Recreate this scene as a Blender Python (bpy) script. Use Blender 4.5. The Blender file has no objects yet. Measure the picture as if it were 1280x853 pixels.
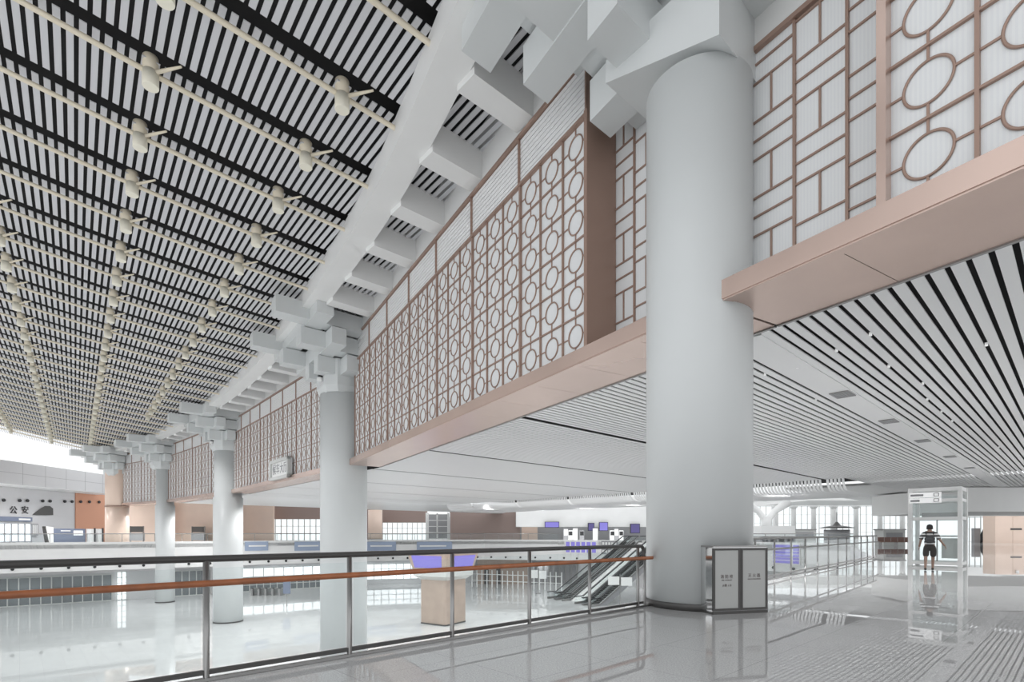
import bpy, math, random
from mathutils import Vector as V, Matrix
random.seed(4)
C = bpy.context.scene.collection
PI = math.pi
H = 1.42                       # eye height above the gallery floor
F, CX, CY = 660.0, 640.0, 667.0
LOW = -7.95                    # floor of the lower hall
ORD = ['first','second','third','fourth','fifth','sixth','seventh','eighth','ninth','tenth','eleventh','twelfth','thirteenth',
       'fourteenth','fifteenth','sixteenth','seventeenth','eighteenth','nineteenth','twentieth','twenty-first','twenty-second',
       'twenty-third','twenty-fourth','twenty-fifth','twenty-sixth','twenty-seventh','twenty-eighth','twenty-ninth','thirtieth',
       'thirty-first','thirty-second','thirty-third','thirty-fourth','thirty-fifth','thirty-sixth','thirty-seventh','thirty-eighth','thirty-ninth','fortieth']

# ------------------------------------------------------------------ materials
def mat(name, col, rough=.5, metal=0., noise=None, bump=None, emit=None, spec=None, coat=None):
    m = bpy.data.materials.new(name); m.use_nodes = True
    nt = m.node_tree; b = nt.nodes['Principled BSDF']
    b.inputs['Base Color'].default_value = (*col, 1); b.inputs['Roughness'].default_value = rough; b.inputs['Metallic'].default_value = metal
    if spec is not None: b.inputs['Specular IOR Level'].default_value = spec
    if coat: b.inputs['Coat Weight'].default_value = coat
    tc = nt.nodes.new('ShaderNodeTexCoord')
    if noise:
        sc, amt = noise
        n = nt.nodes.new('ShaderNodeTexNoise'); n.inputs['Scale'].default_value = sc; n.inputs['Detail'].default_value = 4
        nt.links.new(tc.outputs['Object'], n.inputs['Vector'])
        r = nt.nodes.new('ShaderNodeValToRGB')
        r.color_ramp.elements[0].position = .3; r.color_ramp.elements[1].position = .7
        r.color_ramp.elements[0].color = (*[max(0, c*(1-amt)) for c in col], 1)
        r.color_ramp.elements[1].color = (*[min(1, c*(1+amt)) for c in col], 1)
        nt.links.new(n.outputs['Fac'], r.inputs['Fac']); nt.links.new(r.outputs['Color'], b.inputs['Base Color'])
    if bump:
        sc, st, di = bump
        n = nt.nodes.new('ShaderNodeTexNoise'); n.inputs['Scale'].default_value = sc; n.inputs['Detail'].default_value = 1
        nt.links.new(tc.outputs['Object'], n.inputs['Vector'])
        bp = nt.nodes.new('ShaderNodeBump'); bp.inputs['Strength'].default_value = st; bp.inputs['Distance'].default_value = di
        nt.links.new(n.outputs['Fac'], bp.inputs['Height']); nt.links.new(bp.outputs['Normal'], b.inputs['Normal'])
    if emit:
        b.inputs['Emission Color'].default_value = (*emit[0], 1); b.inputs['Emission Strength'].default_value = emit[1]
    return m

def floor_mat(name, col, rough, bumpst):
    m = mat(name, col, rough); nt = m.node_tree; b = nt.nodes['Principled BSDF']; L = nt.links
    tc = nt.nodes.new('ShaderNodeTexCoord')
    n = nt.nodes.new('ShaderNodeTexNoise'); n.inputs['Scale'].default_value = 60; n.inputs['Detail'].default_value = 3
    n2 = nt.nodes.new('ShaderNodeTexNoise'); n2.inputs['Scale'].default_value = .35
    L.new(tc.outputs['Object'], n.inputs['Vector']); L.new(tc.outputs['Object'], n2.inputs['Vector'])
    r = nt.nodes.new('ShaderNodeValToRGB'); r.color_ramp.elements[0].position = .35; r.color_ramp.elements[1].position = .65
    r.color_ramp.elements[0].color = (*[c*.82 for c in col], 1); r.color_ramp.elements[1].color = (*[min(1, c*1.15) for c in col], 1)
    L.new(n.outputs['Fac'], r.inputs['Fac'])
    # slab joints
    mp = nt.nodes.new('ShaderNodeMapping'); mp.inputs['Rotation'].default_value = (0, 0, math.radians(-43))
    L.new(tc.outputs['Object'], mp.inputs['Vector'])
    br = nt.nodes.new('ShaderNodeTexBrick'); br.offset = 0; br.inputs['Scale'].default_value = 1
    br.inputs['Brick Width'].default_value = 1.2; br.inputs['Row Height'].default_value = 1.2; br.inputs['Mortar Size'].default_value = .004
    br.inputs['Color1'].default_value = (1, 1, 1, 1); br.inputs['Color2'].default_value = (.96, .96, .96, 1); br.inputs['Mortar'].default_value = (.7, .7, .7, 1)
    L.new(mp.outputs['Vector'], br.inputs['Vector'])
    mx = nt.nodes.new('ShaderNodeMix'); mx.data_type = 'RGBA'; mx.blend_type = 'MULTIPLY'; mx.inputs['Factor'].default_value = 1
    L.new(r.outputs['Color'], mx.inputs['A']); L.new(br.outputs['Color'], mx.inputs['B']); L.new(mx.outputs['Result'], b.inputs['Base Color'])
    nb = nt.nodes.new('ShaderNodeTexNoise'); nb.inputs['Scale'].default_value = 1.1; nb.inputs['Detail'].default_value = 0
    L.new(tc.outputs['Object'], nb.inputs['Vector'])
    bp = nt.nodes.new('ShaderNodeBump'); bp.inputs['Strength'].default_value = 1; bp.inputs['Distance'].default_value = bumpst
    L.new(nb.outputs['Fac'], bp.inputs['Height']); L.new(bp.outputs['Normal'], b.inputs['Normal'])
    return m

def glass_mat(name, tint=(.96, .98, .98), refl=.08):
    m = bpy.data.materials.new(name); m.use_nodes = True; nt = m.node_tree; nt.nodes.clear()
    o = nt.nodes.new('ShaderNodeOutputMaterial'); t = nt.nodes.new('ShaderNodeBsdfTransparent'); t.inputs['Color'].default_value = (*tint, 1)
    g = nt.nodes.new('ShaderNodeBsdfGlossy'); g.inputs['Roughness'].default_value = .02
    lw0 = nt.nodes.new('ShaderNodeLayerWeight'); lw0.inputs['Blend'].default_value = .5
    pw = nt.nodes.new('ShaderNodeMath'); pw.operation = 'POWER'; pw.inputs[1].default_value = 5; nt.links.new(lw0.outputs['Facing'], pw.inputs[0])
    lw = nt.nodes.new('ShaderNodeMath'); lw.operation = 'MULTIPLY_ADD'; lw.inputs[1].default_value = .45; lw.inputs[2].default_value = .025; nt.links.new(pw.outputs[0], lw.inputs[0])
    mx = nt.nodes.new('ShaderNodeMixShader')
    nt.links.new(lw.outputs[0], mx.inputs[0]); nt.links.new(t.outputs[0], mx.inputs[1]); nt.links.new(g.outputs[0], mx.inputs[2])
    nt.links.new(mx.outputs[0], o.inputs[0]); return m

def stripe_mat(name, c1, c2, scale, rough=.5, axis='z'):
    m = mat(name, c1, rough); nt = m.node_tree; b = nt.nodes['Principled BSDF']
    tc = nt.nodes.new('ShaderNodeTexCoord'); sx = nt.nodes.new('ShaderNodeSeparateXYZ')
    nt.links.new(tc.outputs['Object'], sx.inputs[0])
    mu = nt.nodes.new('ShaderNodeMath'); mu.operation = 'MULTIPLY'; mu.inputs[1].default_value = scale
    nt.links.new(sx.outputs[axis.upper()], mu.inputs[0])
    fr = nt.nodes.new('ShaderNodeMath'); fr.operation = 'FRACT'; nt.links.new(mu.outputs[0], fr.inputs[0])
    gt = nt.nodes.new('ShaderNodeMath'); gt.operation = 'GREATER_THAN'; gt.inputs[1].default_value = .5; nt.links.new(fr.outputs[0], gt.inputs[0])
    mx = nt.nodes.new('ShaderNodeMix'); mx.data_type = 'RGBA'; mx.inputs['A'].default_value = (*c1, 1); mx.inputs['B'].default_value = (*c2, 1)
    nt.links.new(gt.outputs[0], mx.inputs['Factor']); nt.links.new(mx.outputs['Result'], b.inputs['Base Color'])
    return m

M = dict(
    white=mat('white paint', (.83, .83, .82), .5, noise=(.6, .02)),
    col=mat('column paint', (.66, .68, .68), .42, noise=(.5, .02)),
    conc=mat('pale concrete paint', (.66, .66, .65), .6, noise=(.4, .05)),
    slat=mat('white slat', (.62, .62, .64), .4),
    slat2=mat('white lacquer slat', (.83, .83, .83), .35),
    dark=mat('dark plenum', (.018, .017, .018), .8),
    cream=mat('cream enamel', (.80, .72, .57), .45),
    cream2=mat('bright cream enamel', (.88, .84, .71), .4),
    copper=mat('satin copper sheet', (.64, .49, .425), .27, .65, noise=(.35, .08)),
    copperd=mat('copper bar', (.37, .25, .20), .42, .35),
    tan=mat('tan copper wall', (.80, .63, .53), .4, .1, noise=(.3, .05)),
    rust=mat('rust copper wall', (.60, .30, .19), .5, .15),
    brown=mat('brown copper wall', (.33, .25, .225), .5, .2),
    screen=None,
    steel=mat('brushed steel', (.32, .315, .31), .32, .85),
    dsteel=mat('dark steel', (.075, .072, .07), .38, .3),
    mirror=mat('polished steel', (.72, .72, .72), .08, 1.0),
    wood=mat('red wood handrail', (.31, .10, .035), .38, noise=(6, .25), coat=.3),
    glass=glass_mat('clear glass'),
    grey=mat('grey wall', (.62, .62, .63), .45, noise=(.3, .03)),
    mid=mat('mid grey', (.33, .33, .34), .5),
    black=mat('black', (.02, .02, .022), .5),
    navy=mat('slate blue sign', (.17, .20, .28), .45),
    blue=mat('pale blue banner', (.35, .42, .56), .5),
    purple=mat('lit purple screen', (.08, .07, .25), .4, emit=((.26, .23, .66), .55)),
    purpled=mat('dark purple shop sign', (.07, .06, .16), .4, emit=((.12, .10, .30), .3)),
    wlit=mat('lit white sign', (.8, .8, .8), .5, emit=((1, 1, 1), .3)),
    door=mat('frosted door panel', (.43, .435, .425), .3),
    board=mat('white board', (.83, .83, .82), .4),
    ink=mat('dark red-grey ink', (.10, .07, .07), .6),
    tint=mat('frosted grey panel', (.56, .565, .55), .28),
    kiosk=mat('oak veneer', (.40, .315, .26), .4, noise=(1.2, .06)),
    seat=mat('brown seat', (.26, .15, .12), .45),
)
M['floor'] = floor_mat('polished terrazzo', (.56, .56, .56), .012, .0006)
M['floor'].node_tree.nodes['Principled BSDF'].inputs['IOR'].default_value = 2.2
M['floorlow'] = floor_mat('pale polished stone', (.62, .63, .63), .03, .0004)
M['screen'] = stripe_mat('white ribbed screen', (.79, .80, .80), (.755, .765, .775), 34, .45, 'x')

# ------------------------------------------------------------------ mesh helpers
class MB:
    def __init__(s): s.v, s.f, s.sm = [], [], []
    def add(s, vs, fs, smooth=False):
        o = len(s.v); s.v += [V(p) for p in vs]; s.f += [tuple(i+o for i in f) for f in fs]; s.sm += [smooth]*len(fs); return s
    def box(s, o, a, b, c):
        o, a, b, c = V(o), V(a), V(b), V(c)
        if a.cross(b).dot(c) < 0: a, b = b, a
        return s.add([o, o+a, o+a+b, o+b, o+c, o+a+c, o+a+b+c, o+b+c], [(3, 2, 1, 0), (4, 5, 6, 7), (0, 1, 5, 4), (1, 2, 6, 5), (2, 3, 7, 6), (3, 0, 4, 7)])
    def cbox(s, c, sx, sy, sz, ux=(1, 0, 0), uy=(0, 1, 0)):      # centre of base
        ux, uy = V(ux).normalized(), V(uy).normalized()
        return s.box(V(c)-ux*sx/2-uy*sy/2, ux*sx, uy*sy, V((0, 0, sz)))
    def prism(s, poly, h):                                        # poly ccw seen from +h
        n = len(poly); h = V(h); p = [V(q) for q in poly]
        fs = [tuple(range(n))[::-1], tuple(range(n, 2*n))] + [(i, (i+1) % n, n+(i+1) % n, n+i) for i in range(n)]
        return s.add(p+[q+h for q in p], fs)
    def path(s, pts, r, n=10, caps=True, smooth=True, rs=None):
        pts = [V(p) for p in pts]; m = len(pts); vs = []
        for k, p in enumerate(pts):
            d = (pts[min(k+1, m-1)]-pts[max(k-1, 0)]).normalized()
            up = V((0, 0, 1)) if abs(d.z) < .95 else V((1, 0, 0))
            a = d.cross(up).normalized(); b = a.cross(d).normalized(); rr = rs[k] if rs else r
            vs += [p+(a*math.cos(2*PI*i/n)+b*math.sin(2*PI*i/n))*rr for i in range(n)]
        fs = [(k*n+i, k*n+n+i, k*n+n+(i+1) % n, k*n+(i+1) % n)[::-1] for k in range(m-1) for i in range(n)]
        o = len(s.v); s.add(vs, fs, smooth)
        if caps: s.f += [tuple(o+i for i in range(n))[::-1][::-1], tuple(o+(m-1)*n+i for i in range(n))[::-1]]; s.sm += [False]*2
        return s
    def torus(s, c, u, w, R, r, N=36, K=6):
        c, u, w = V(c), V(u).normalized(), V(w).normalized(); nrm = u.cross(w); vs = []
        for i in range(N):
            d = u*math.cos(2*PI*i/N)+w*math.sin(2*PI*i/N)
            vs += [c+d*(R+r*math.cos(2*PI*j/K))+nrm*r*math.sin(2*PI*j/K) for j in range(K)]
        fs = [(i*K+j, ((i+1) % N)*K+j, ((i+1) % N)*K+(j+1) % K, i*K+(j+1) % K) for i in range(N) for j in range(K)]
        return s.add(vs, fs, True)
    def lathe(s, prof, c=(0, 0, 0), n=48, smooth=True):          # prof: (r, z) bottom to top
        c = V(c); m = len(prof)
        vs = [c+V((r*math.cos(2*PI*i/n), r*math.sin(2*PI*i/n), z)) for r, z in prof for i in range(n)]
        fs = [(k*n+i, k*n+(i+1) % n, k*n+n+(i+1) % n, k*n+n+i) for k in range(m-1) for i in range(n)]
        o = len(s.v); s.add(vs, fs, smooth)
        s.f += [tuple(o+i for i in range(n))[::-1], tuple(o+(m-1)*n+i for i in range(n))]; s.sm += [False]*2
        return s
    def build(s, name, m, parent=None, loc=None, rz=0):
        me = bpy.data.meshes.new(name); base = V((0, 0, 0))
        if parent is not None and loc is None:
            q = parent
            while q is not None: base = base+q.location; q = q.parent
        elif loc is not None: base = V(loc)
        me.from_pydata([tuple(p-base) for p in s.v], [], s.f); me.update()
        me.polygons.foreach_set('use_smooth', s.sm)
        me.materials.append(M[m] if isinstance(m, str) else m)
        o = bpy.data.objects.new(name, me); C.objects.link(o)
        if parent is not None: o.parent = parent
        if loc is not None and parent is None: o.location = loc
        return o

def tag(o, label, cat, group=None, kind=None):
    o['label'] = label; o['category'] = cat
    if group: o['group'] = group
    if kind: o['kind'] = kind
    return o
def thing(name, label, cat, loc=(0, 0, 0), group=None):
    o = bpy.data.objects.new(name, None); C.objects.link(o); o.location = loc; o.empty_display_size = .2
    return tag(o, label, cat, group)
def struct(o): o['kind'] = 'structure'; return o
def copy_tree(o, parent=None):
    c = o.copy(); C.objects.link(c)
    if parent is not None: c.parent = parent
    for ch in [k for k in kids.get(o.name, [])]: copy_tree(ch, c)
    return c
kids = {}
def proto_done(root):
    for o in bpy.data.objects:
        if o.parent is not None: kids.setdefault(o.parent.name, [])
        if o.parent is not None and o not in kids[o.parent.name]: kids[o.parent.name].append(o)

def W(px, py, Y): return V(((px-CX)/F*Y, Y, H-(py-CY)/F*Y))          # a sight line at a measured distance
def onz(px, py, z):
    Y = (z-H)*F/(CY-py); return W(px, py, Y)
def v2(a, z=0): return V((a[0], a[1], z))
UP = V((0, 0, 1))

def text(name, s, size, c, right, up, m, parent=None, align='CENTER', depth=.004):
    cu = bpy.data.curves.new(name, 'FONT'); cu.body = s; cu.size = size; cu.align_x = align; cu.align_y = 'CENTER'; cu.extrude = depth
    o = bpy.data.objects.new(name, cu); C.objects.link(o)
    r, u = V(right).normalized(), V(up).normalized(); n = r.cross(u)
    mt = Matrix((r, u, n)).transposed().to_4x4(); p = V(c)
    if parent is not None: o.parent = parent; p = p-parent.location
    mt.translation = p; o.matrix_local = mt
    cu.materials.append(M[m])
    me = bpy.data.meshes.new_from_object(o.evaluated_get(bpy.context.evaluated_depsgraph_get())); bpy.data.objects.remove(o)
    o = bpy.data.objects.new(name, me); C.objects.link(o)
    if parent is not None: o.parent = parent
    o.matrix_local = mt; return o

# ------------------------------------------------------------------ plan of the place
A, B, CC, D, EE = V((3.7, 10.5)), V((-10.7, 33.6)), V((-30.1, 56.0)), V((-47.3, 72.0)), V((-60.2, 80.5))
RAD = {'A': 1.0, 'B': 1.43, 'C': 1.42, 'D': 1.15}
wd = V((-.515, .857)).normalized()                 # along the near wall
wn = V((.857, .515)).normalized()                  # away from the hall
w0 = V((4.006, 9.54))
def wall_pt(t, q=0): return w0+wd*t+wn*q
class Bay:
    def __init__(s, p, d, t0, t1): s.p, s.d = V(p), V(d).normalized(); s.n = V((s.d.y, -s.d.x)); s.t0, s.t1 = t0, t1
    def at(s, t, q=0, z=0): a = s.p+s.d*t+s.n*q; return V((a.x, a.y, z))
bAB = Bay(w0, wd, .3, 28.1)
bR = Bay(w0, wd, -16, .3)
def between(p, q, n0=0.): d = (q-p); return Bay(p+V((0, 0)), d, 0, d.length)
bBC = between(V((-10.5, 33.8)), V((-29.9, 56.1)))
bCD = between(V((-29.9, 56.1)), V((-47.2, 72.1)))
bDE = between(V((-47.2, 72.1)), V((-60.2, 80.8)))
Z_SOF, Z_FAS, Z_LAT, Z_LOU = 5.61, 5.98, 11.8, 13.3

# ------------------------------------------------------------------ roof grid of the great hall
def RF(i, j, dz=0):
    return V((-8.3842-2.0283*i+3.3742*j, 12.7592+2.4508*i+2.8141*j, 14.668+.0218*i-.4205*j-.0012*i*i-.012*i*j+.0688*j*j+dz))
rs = V((-2.0283, 2.4508)).normalized(); rt = V((3.3742, 2.8141)).normalized()
def ij(p):
    x, y = p[0]+8.3842, p[1]-12.7592
    det = -2.0283*2.8141-3.3742*2.4508
    return (x*2.8141-3.3742*y)/det, (-2.0283*y-2.4508*x)/det
ring_pts = [V((7.5, -7.5)), V((4.4, .5)), V((1.4, 6.8)), V((-1.73, 13.0)), V((-5.1, 19.1)), V((-8.8, 24.8)), V((-13.6, 31.6)), V((-21.2, 41.5)), V((-28.6, 50.0)), V((-37.2, 59.2)),
            V((-47.5, 69.0)), V((-59.5, 78.3)), V((-67.0, 82.9))]
def smooth_curve(p, k=6):
    out = []
    for i in range(len(p)-1):
        a, b, c, d = p[max(i-1, 0)], p[i], p[i+1], p[min(i+2, len(p)-1)]
        for s in range(k):
            t = s/k
            out.append(.5*((2*b)+(c-a)*t+(2*a-5*b+4*c-d)*t*t+(3*b-a-3*c+d)*t**3))
    return out+[p[-1]]
ring = smooth_curve(ring_pts)
def offset(poly, q):                                    # to the side away from the hall
    out = []
    for k, p in enumerate(poly):
        d = (poly[min(k+1, len(poly)-1)]-poly[max(k-1, 0)]).normalized()
        out.append(p+V((d.y, -d.x))*q)
    return out
def ring_j(i):                                          # where purlin line i meets the hall face of the ring beam
    for a, b in zip(ring[:-1], ring[1:]):
        ia, ja = ij(a); ib, jb = ij(b)
        if min(ia, ib) <= i <= max(ia, ib) and ib != ia:
            return ja+(jb-ja)*(i-ia)/(ib-ia)
    return None
ring_in = offset(ring, .98)
mb = MB()
ztop = 14.75
for a, b, c, d in zip(ring[:-1], ring[1:], ring_in[:-1], ring_in[1:]):
    mb.add([v2(a, 13.6), v2(b, 13.6), v2(d, 13.6), v2(c, 13.6), v2(a, 14.5), v2(b, 14.5), v2(d, 14.5), v2(c, 14.5)],
           [(0, 1, 2, 3)[::-1], (4, 5, 6, 7), (0, 4, 5, 1), (2, 6, 7, 3)])
tag(mb.build('ring_beam', 'white', loc=(-9, 26, 13.6)), 'long curved white edge beam sweeping along the whole side of the slatted hall roof', 'beam')

# slats of the hall roof, laid in pieces between slots beside each purlin
NS = 16; I0, I1 = -5, 30
J0 = -7
mb = MB(); half = 4.394/NS*.30
back = MB()
for n in range(int(J0*NS), int(4.4*NS)):
    j = (n+.5)/NS
    for i in range(I0, I1):
        p, q = RF(i-.05, j, .26), RF(i+.80, j, .26)
        if q.y > 8 and q.x > -1.04*q.y-7:
            w = V((rt.x, rt.y, (RF(i, j+.1).z-RF(i, j-.1).z)/.8788)).normalized()*half
            mb.add([p-w, p+w, q+w, q-w, p-w+UP*.03, p+w+UP*.03, q+w+UP*.03, q-w+UP*.03],
                   [(0, 1, 2, 3), (7, 6, 5, 4), (0, 4, 5, 1), (1, 5, 6, 2), (2, 6, 7, 3), (3, 7, 4, 0)])
struct(mb.build('ceiling', 'slat', loc=(-20, 25, 15)))
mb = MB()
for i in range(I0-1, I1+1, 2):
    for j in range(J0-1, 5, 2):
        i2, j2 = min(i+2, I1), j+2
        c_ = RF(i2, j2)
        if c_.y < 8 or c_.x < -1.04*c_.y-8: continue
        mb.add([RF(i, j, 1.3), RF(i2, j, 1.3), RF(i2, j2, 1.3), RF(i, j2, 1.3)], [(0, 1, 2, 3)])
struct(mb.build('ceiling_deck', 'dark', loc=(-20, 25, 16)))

# purlins
ip = 0
for i in range(-3, 30):
    jr = ring_j(i)
    if jr is None: continue
    pts = [p for p in (RF(i, J0+(jr+.01-J0)*k/40) for k in range(41)) if p.y > 7 and p.x > -1.04*p.y-8]
    o = MB().path(pts, .075, 8).build('roof_purlin', 'cream', loc=RF(i, jr))
    tag(o, '%s cream tube purlin from the front, running across the hall roof to the ring beam' % ORD[ip], 'purlin', 'cream tube purlins under the hall roof'); ip += 1

# cylinder lamps on the purlins
lp = thing('cylinder_lamp', '', 'light', (0, 0, 0), 'cream cylinder lamps under the hall roof')
MB().lathe([(.2, -.42), (.21, -.4), (.21, .02), (.2, .02)], n=24).build('lamp_shade', 'cream2', lp)
MB().lathe([(.2, .02), (.2, .44), (.185, .46)], n=24).build('lamp_housing', 'cream', lp)
d = (rt-rs).normalized()
MB().path([(d.x*.17, d.y*.17, .0), (d.x*.95, d.y*.95, .1)], .05, 8, rs=[.06, .03]).build('arm', 'cream', lp)
proto_done(lp)
rows = {1: ('row beside the curved ring beam', range(0, 18)), 0: ('row second in from the ring beam', range(0, 30)), -1: ('row third in from the ring beam', range(3, 30)),
        -2: ('row fourth in from the ring beam', range(8, 30))}
first = True
for j, (nm, rg) in rows.items():
    k = 0
    for i in rg:
        p = RF(i, j); px = CX+F*p.x/p.y; py = CY-F*(p.z-H)/p.y
        if px < -15 or py < -60: continue
        jr = ring_j(i)
        if jr is None or j > jr-.05: continue
        o = lp if first else copy_tree(lp); first = False
        o.location = p
        o['label'] = 'cream cylinder lamp, %s from the front in the %s' % (ORD[k], nm); k += 1

# ------------------------------------------------------------------ columns
def column(name, c, r, zb, zt, label):
    t = thing('column', label, 'column', (c.x, c.y, zb), 'round pale columns along the hall')
    n = 72
    up = {'C': .93, 'D': .9}.get(name, 1.0)
    MB().lathe([(r, zb), (r, 5.2), (r*up, 5.21), (r*up, zt)], (c.x, c.y, 0), n).build('shaft', 'col', t)
    MB().lathe([(r+.02, zb), (r+.02, zb+.12), (r+.005, zb+.13)], (c.x, c.y, 0), n).build('base_ring', 'dsteel', t)
    return t
column('A', A, RAD['A'], 0, 10.1, 'thick pale round column standing on the gallery floor behind the fire cabinet')
column('B', B, RAD['B'], LOW, 10.1, 'pale round column where the ring lattice wall ends, second along the hall')
column('C', CC, RAD['C'], LOW, 10.1, 'pale round column beyond the lattice with the white signboard, third along the hall')
column('D', D, RAD['D'], LOW, 10.1, 'pale round column before the copper clad pillar, fourth along the hall')

def bracket(c, hx, ry, label, near=False):
    hx, ry = V(hx).normalized(), V(ry).normalized()
    c3 = V((c.x, c.y, 0)); h3, r3 = V((hx.x, hx.y, 0)), V((ry.x, ry.y, 0))
    t = thing('bracket_cluster', label, 'bracket', (c.x, c.y, 10.07), 'stepped white bracket clusters on the column heads')
    def blk(name, a0, a1, b0, b1, z0, z1, m='col'):
        return MB().box(c3+h3*a0+r3*b0+UP*z0, h3*(a1-a0), r3*(b1-b0), UP*(z1-z0)).build(name, m, t)
    def arm(name, axis, across, lo, hi, hw, z0, z1):         # arm whose underside rises at both ends
        p = []
        for s, z in ((lo, z0+.62), (lo+1.15, z0), (hi-1.15, z0), (hi, z0+.62), (hi, z1), (lo, z1)): p.append(c3+axis*s-across*hw+UP*z)
        m = MB(); n = len(p); off = across*hw*2
        m.add(p+[q+off for q in p], [tuple(range(n)), tuple(range(n, 2*n))[::-1]]+[(i, n+i, n+(i+1) % n, (i+1) % n) for i in range(n)])
        return m.build(name, 'col', t)
    if near:
        sr, gh = V((-.624, .781, 0)).normalized(), V((-.749, -.663, 0)).normalized()
        def poly_arm(axis, across, prof):
            p = [c3+axis*s_+across*-.95+UP*z_ for s_, z_ in prof]; n = len(p); off = across*1.9
            m = MB(); m.add(p+[q+off for q in p], [tuple(range(n)), tuple(range(n, 2*n))[::-1]]+[(i, n+i, n+(i+1) % n, (i+1) % n) for i in range(n)])
            return m.build('capital_arm', 'col', t)
        poly_arm(sr, gh, [(-.95, 10.05), (1.62, 10.92), (1.62, 11.4), (-.95, 11.4)])
        poly_arm(gh, sr, [(-.1, 10.06), (-.6, 10.04), (-.95, 10.2), (-1.3, 10.6), (-1.55, 11.1), (-1.55, 11.3), (-.1, 11.39)])
    else:
        m = MB(); p0 = []; oc = [(1.32, -.8), (1.32, .8), (.8, 1.32), (-.8, 1.32), (-1.32, .8), (-1.32, -.8), (-.8, -1.32), (.8, -1.32)]
        lv = [(1.0, 10.05), (1.12, 10.45), (1.12, 12.0)]; n = 8
        m.v = [c3+h3*x*k_+r3*y*k_+UP*z_ for k_, z_ in lv for x, y in oc]
        m.f = [(k_*n+i, k_*n+n+i, k_*n+n+(i+1) % n, k_*n+(i+1) % n) for k_ in range(2) for i in range(n)]+[tuple(range(n)), tuple(2*n+i for i in range(n))[::-1]]
        m.sm = [False]*len(m.f); m.build('capital', 'col', t)
        MB().box(c3+h3*1.40-r3*.55+UP*10.55, h3*.1, r3*.7, UP*1.35).build('light_niche', 'grey', t)
    # tiers: arm along the ring + two radial beams, stepping out towards the hall
    for k, (a0, a1, bl, z0, z1, br, tip) in enumerate(((-.05, .72, 2.63, 11.0, 12.0, .95, 2.05), (1.15, 1.98, 3.82, 12.0, 12.98, 2.1, 3.35), (2.25, 3.15, 5.0, 13.0, 13.95, 3.1, 4.9))):
        blk('tier_arm', a0, a1, 1.1 if near and k == 0 else -bl, bl, z0, z1-.06)
        for s in ((1,) if near and k == 0 else (-1, 1)):
            blk('tier_beam', -.2, tip, s*br-(.42 if k == 0 else .5), s*br+(.42 if k == 0 else .5), z0+.04, z1-.02)
    blk('core', -.6, .6, -2.2, 2.2, 11.2, 13.6)
    return t
bracket(A, (-.74, -.67), (-.515, .857), 'large stepped white bracket cluster on the nearest column, under the curved beam', True)
bracket(B, (-.76, -.65), (-.588, .809), 'stepped white bracket cluster on the second column, beside the end of the ring lattice')
bracket(CC, (-.75, -.66), (-.669, .743), 'stepped white bracket cluster on the third column, beyond the signboard lattice')
bracket(D, (-.70, -.71), (-.75, .66), 'small far stepped white bracket cluster on the fourth column')
bracket(EE, (-.62, -.78), (-.80, .60), 'farthest stepped white bracket cluster beside the copper clad pillar')
# floodlights tucked at the column heads
for c, hx, ry, lb in ((B, (-.76, -.65), (-.588, .809), 'second'), (CC, (-.75, -.66), (-.669, .743), 'third')):
    hx, ry = V(hx), V(ry); p = c+hx*1.5-ry*.35
    t = thing('floodlight', 'small black and white floodlight at the head of the %s column' % lb, 'light', (p.x, p.y, 11.0), 'floodlights at the column heads')
    q = V((p.x, p.y, 0)); h3 = v2(hx); r3 = v2(ry)
    MB().box(q+UP*10.95-r3*.15, h3*.22, r3*.3, UP*.6).build('housing', 'black', t)
    MB().lathe([(.12, 10.7), (.17, 10.76), (.17, 10.92), (.1, 10.96)], q+h3*.15, 20).build('lens', 'board', t)

# ------------------------------------------------------------------ lattice walls
def bar(mb, bay, t0, t1, z0, z1, q0, q1):
    mb.box(bay.at(t0, q0, z0), bay.d.to_3d()*(t1-t0), bay.n.to_3d()*(q1-q0), UP*(z1-z0)); return mb
def ring_panel(bay, t0, t1, label, group, cols=3, rows=6, parts=True, z0=Z_FAS, z1=Z_LAT, N=32):
    t = thing('ring_lattice_panel', label, 'lattice panel', bay.at(t0, 0, z0), group)
    bar(MB(), bay, t0+.02, t1-.02, z0, z1, .035, .09).build('backing_screen', 'screen', t)
    cw, ch = (t1-t0)/cols, (z1-z0)/rows
    f = MB()
    bar(f, bay, t0, t0+.04, z0, z1, -.04, .035); bar(f, bay, t1-.04, t1, z0, z1, -.04, .035)
    for k in range(1, cols): bar(f, bay, t0+cw*k-.024, t0+cw*k+.024, z0, z1, -.02, .035)
    for k in range(0, rows+1): bar(f, bay, t0, t1, z0+ch*k-.018, z0+ch*k+.018, -.015, .035)
    R = .285
    for a in range(cols):
        for b in range(rows):
            tc, zc = t0+cw*(a+.5), z0+ch*(b+.5)
            bar(f, bay, tc-.015, tc+.015, zc+R, z0+ch*(b+1), .01, .035); bar(f, bay, tc-.015, tc+.015, z0+ch*b, zc-R, .01, .035)
            bar(f, bay, t0+cw*a, tc-R, zc-.015, zc+.015, .01, .035); bar(f, bay, tc+R, t0+cw*(a+1), zc-.015, zc+.015, .01, .035)
    if not parts:
        for a in range(cols):
            for b in range(rows): f.torus(bay.at(t0+cw*(a+.5), .03, z0+ch*(b+.5)), bay.d.to_3d(), UP, R, .022, 20, 4)
    f.build('lattice_frame', 'copperd', t)
    if parts:
        for a in range(cols):
            for b in range(rows):
                MB().torus(bay.at(t0+cw*(a+.5), .02, z0+ch*(b+.5)), bay.d.to_3d(), UP, R, .02, N, 6).build('ring', 'copperd', t)
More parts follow.
